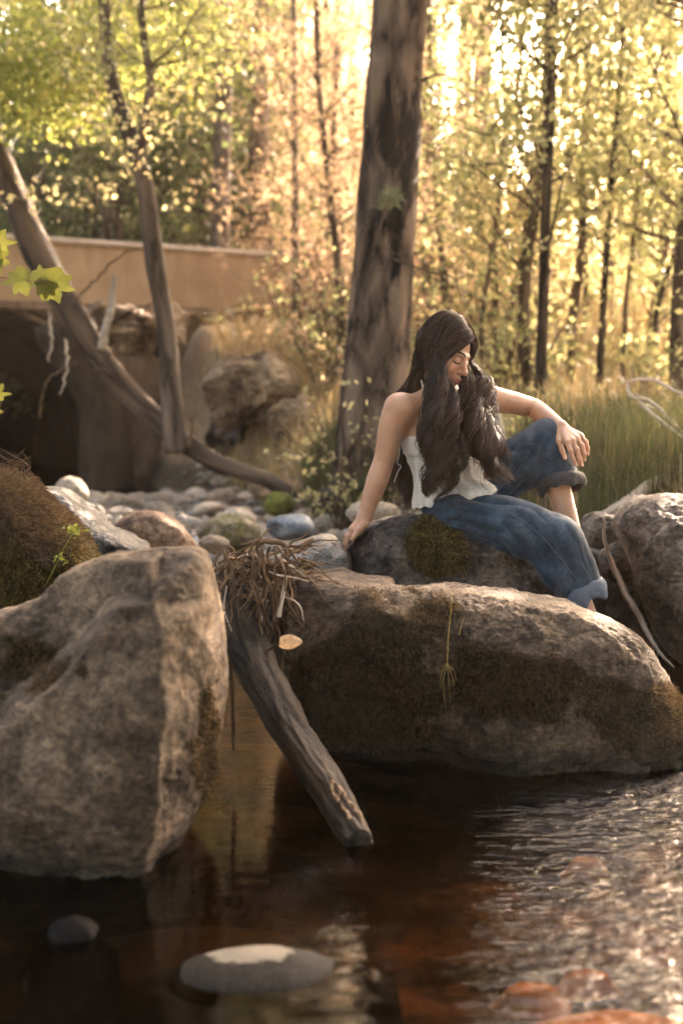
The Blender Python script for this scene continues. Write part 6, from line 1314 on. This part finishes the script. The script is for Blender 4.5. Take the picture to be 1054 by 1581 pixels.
BUN = {   # side, root range on the parting (0 front .. 1 back), guide (px, py, dy, radius px), strands
 'n1': (-1, .15, .45, [(676, 600, -.05, 13), (674, 640, -.10, 14), (672, 690, -.13, 16), (684, 730, -.14, 13), (676, 768, -.12, 6)], 330),
 'n2': (-1, .00, .30, [(686, 600, -.08, 8), (690, 640, -.12, 9), (696, 680, -.14, 9), (705, 712, -.14, 8), (698, 752, -.13, 3)], 190),
 'n3': (-1, .35, .75, [(670, 600, -.02, 11), (670, 645, -.08, 11), (668, 700, -.13, 12), (664, 740, -.13, 8), (672, 762, -.12, 3)], 260),
 'n4': (-1, .05, .3, [(678, 600, -.07, 12), (674, 650, -.13, 14), (690, 700, -.15, 14), (672, 740, -.15, 8), (692, 768, -.13, 3)], 140),
 'm1': (1, .00, .30, [(739, 585, .03, 7), (737, 622, -.01, 11), (732, 665, -.07, 17), (750, 705, -.10, 17), (770, 742, -.10, 12)], 330),
 'm2': (1, .25, .6, [(741, 590, .07, 9), (742, 630, .05, 13), (752, 680, .00, 15), (768, 715, -.04, 14), (782, 742, -.05, 8)], 300),
 'm3': (1, .05, .4, [(728, 612, -.03, 9), (724, 645, -.07, 11), (732, 680, -.10, 13), (750, 716, -.12, 12), (768, 746, -.12, 7)], 260),
 'm4': (1, .10, .5, [(722, 618, -.02, 8), (724, 640, -.04, 8), (728, 668, -.08, 9), (744, 700, -.11, 10), (780, 748, -.10, 7)], 160),
 'b1': (-1, .6, 1.0, [(650, 590, .08, 18), (640, 625, .15, 16), (630, 680, .18, 15), (621, 735, .16, 14), (628, 784, .12, 7)], 260),
 'b2': (-1, .5, .95, [(655, 590, .09, 18), (648, 635, .16, 18), (645, 700, .20, 16), (634, 750, .17, 14), (640, 782, .13, 8)], 240),
 'b3': (1, .6, 1.0, [(670, 590, .16, 20), (662, 640, .20, 20), (655, 710, .22, 18), (648, 780, .18, 12)], 160),
 'b4': (-1, .7, 1.0, [(640, 590, .08, 12), (627, 600, .15, 10), (618, 660, .18, 10), (612, 720, .16, 10), (617, 770, .12, 6)], 120),
}
HE = np.array([.100, .080, .093]); HCc = H(-.014, 0, .030)
def skull_push(pts, off):
    q = (pts - HCc) @ HA.T; r_ = np.linalg.norm(q / (HE + off), axis=1); m = r_ < 1
    q[m] = q[m] / r_[m][:, None]; return HCc + q @ HA
Vs, Qs, Ts, base_n = [], [], [], 0; locks = MB()
for nm, (side, a0, a1, g, ns) in BUN.items():
    G = np.array([list(J(x, y, dy)) + [rp / 439.0] for x, y, dy, rp in g]); ph = hr.uniform(0, 6.28)
    rad3 = resample(np.stack([G[:, 3]] * 3, -1), 24)[:, 0]
    nl = max(5, ns // 32)
    for kl in range(nl):
        al = a0 + (a1 - a0) * (kl + .5) / nl; lo_ = hr.normal(size=3); lo_ = lo_ / np.linalg.norm(lo_) * hr.random() ** .4 * 1.1
        phl = ph + .7 * hr.normal(); frl = 3.3 + .9 * hr.random(); lenl = .70 + .33 * hr.random(); ton = hr.random(); offl = .002 + .014 * hr.random(); amp_l = .019 + .012 * hr.random()
        # centre line of this lock from the parting over the skull and down
        def line(a, off, o_, w_):
            fa = .080 - .148 * a; pts = []; cw = smooth(.30, .02, a)
            for phi in np.linspace(0.02, 1.75, 9):
                ff = fa + (min(fa, .030) - fa) * smooth(.1, 1.6, phi); sc_ = math.sqrt(max(.02, 1 - (ff / HE[0]) ** 2))
                a_ = HCc + ff * F_ + (HE[1] + off) * sc_ * math.sin(phi) * side * L_ + (HE[2] + off) * sc_ * math.cos(phi) * U_
                cf, cl, cu = [np.interp((phi - .02) / 1.73, [0, .2, .4, .6, .8, 1], v) for v in ([.080, .084, .077, .064, .050, .040], [.002, .020, .040, .060, .072, .078], [.092, .078, .054, .024, -.015, -.055])]
                pts.append(a_ * (1 - cw) + cw * H(cf + off * .5, side * (cl + off * .5), cu))
            tail = [G[i, :3] + o_ * G[i, 3] * (1.0 if i < len(G) - 1 else 1.5) for i in range(len(G))]
            path = resample(np.array(pts + tail), 56); n = int(56 * min(1, lenl + .04 * hr.normal())); path = path[:n]; s = np.linspace(0, 1, n)
            am = .0008 + amp_l * smooth(.34, .75, s); w = 2 * np.pi * frl * s * lenl + phl
            path = path + (am * np.sin(w))[:, None] * np.array([1.0, .1, .1]) + (am * .8 * np.cos(w + .4))[:, None] * np.array([0, 1.0, 0])
            return path, s
        for k in range(46):
            a = np.clip(al + hr.normal() * (a1 - a0) / nl * .6, 0, 1); jit = hr.normal(size=3)
            path, s = line(a, max(.001, offl + hr.normal() * .003), lo_, 0)
            spread = .0066 * np.interp(s, [0, .3, .75, 1], [.15, .8, 1.0, .25]); path = path + spread[:, None] * jit
            path = path + np.cumsum(hr.normal(size=(len(s), 3)), 0) * .00050
            path[:30] = skull_push(path[:30], max(.001, offl + jit[0] * .002))
            v_, q_, _ = tube(path, np.interp(s, [0, .1, .8, 1], [.0010, .0016, .0014, .0005]), 3, cap=False)
            Ts.append(np.full(len(v_), ton)); Vs.append(v_); Qs.append(q_ + base_n); base_n += len(v_)
    lp = resample(G[:, :3], 24); ss = np.linspace(0, 1, 24)
    locks.tube(lp, rad3 * .15 * np.interp(ss, [0, .6, 1], [1, .8, .1]), 10)
hm_ = mesh_np('hair_strands', np.vstack(Vs), np.vstack(Qs)); attr(hm_, 'tone', np.concatenate(Ts)); obj('hair_strands', hm_, M_HAIR, hp)
obj('hair_locks', locks.mesh('hair_locks'), M_HAIR, hp)
# flyaway hairs catching the light
mb = MB()
for k in range(150):
    a = hr.uniform(0, 6.28); s0 = HCc + (HA.T @ (HE * unit(hr.normal(size=3) + [-.3, 0, .6]))) ; d_ = unit(s0 - HCc + hr.normal(size=3) * .05) ; e = hr.normal(size=3) * .02
    mb.tube(np.array([s0, s0 + d_ * .006 + e * .4, s0 + d_ * .009 + e, s0 + d_ * .007 + e * 1.6 - UPZ * .012]), .0004, 3, cap=False)
for k in range(90):
    g = list(BUN.values())[hr.integers(len(BUN))][3]; i = hr.integers(0, len(g) - 1); q0 = J(*g[i][:3]) + hr.normal(size=3) * .018; q1 = J(*g[i + 1][:3]) + hr.normal(size=3) * .022
    mb.tube(resample(np.array([q0, (q0 + q1) / 2 + hr.normal(size=3) * .015, q1]), 10), .0006, 3, cap=False)
obj('flyaway_hair', mb.mesh('flyaway_hair'), M_HAIR, hp)
# ------------------------------------------------------------------ haze
import bmesh
bm = bmesh.new(); bmesh.ops.create_cube(bm, size=1.0); hm = bpy.data.meshes.new('haze'); bm.to_mesh(hm); bm.free()
hz = bpy.data.objects.new('haze', hm); COL.objects.link(hz); hz.scale = (700, 500, 22); hz.location = (0, 190, 8); tag(hz, kind='stuff')
t = NT('haze'); v = t.n('ShaderNodeVolumePrincipled'); v.inputs['Color'].default_value = (1, .88, .76, 1); v.inputs['Density'].default_value = HAZE_D; v.inputs['Anisotropy'].default_value = .55
t.l(v.outputs[0], t.out.inputs['Volume']); hm.materials.append(t.m)
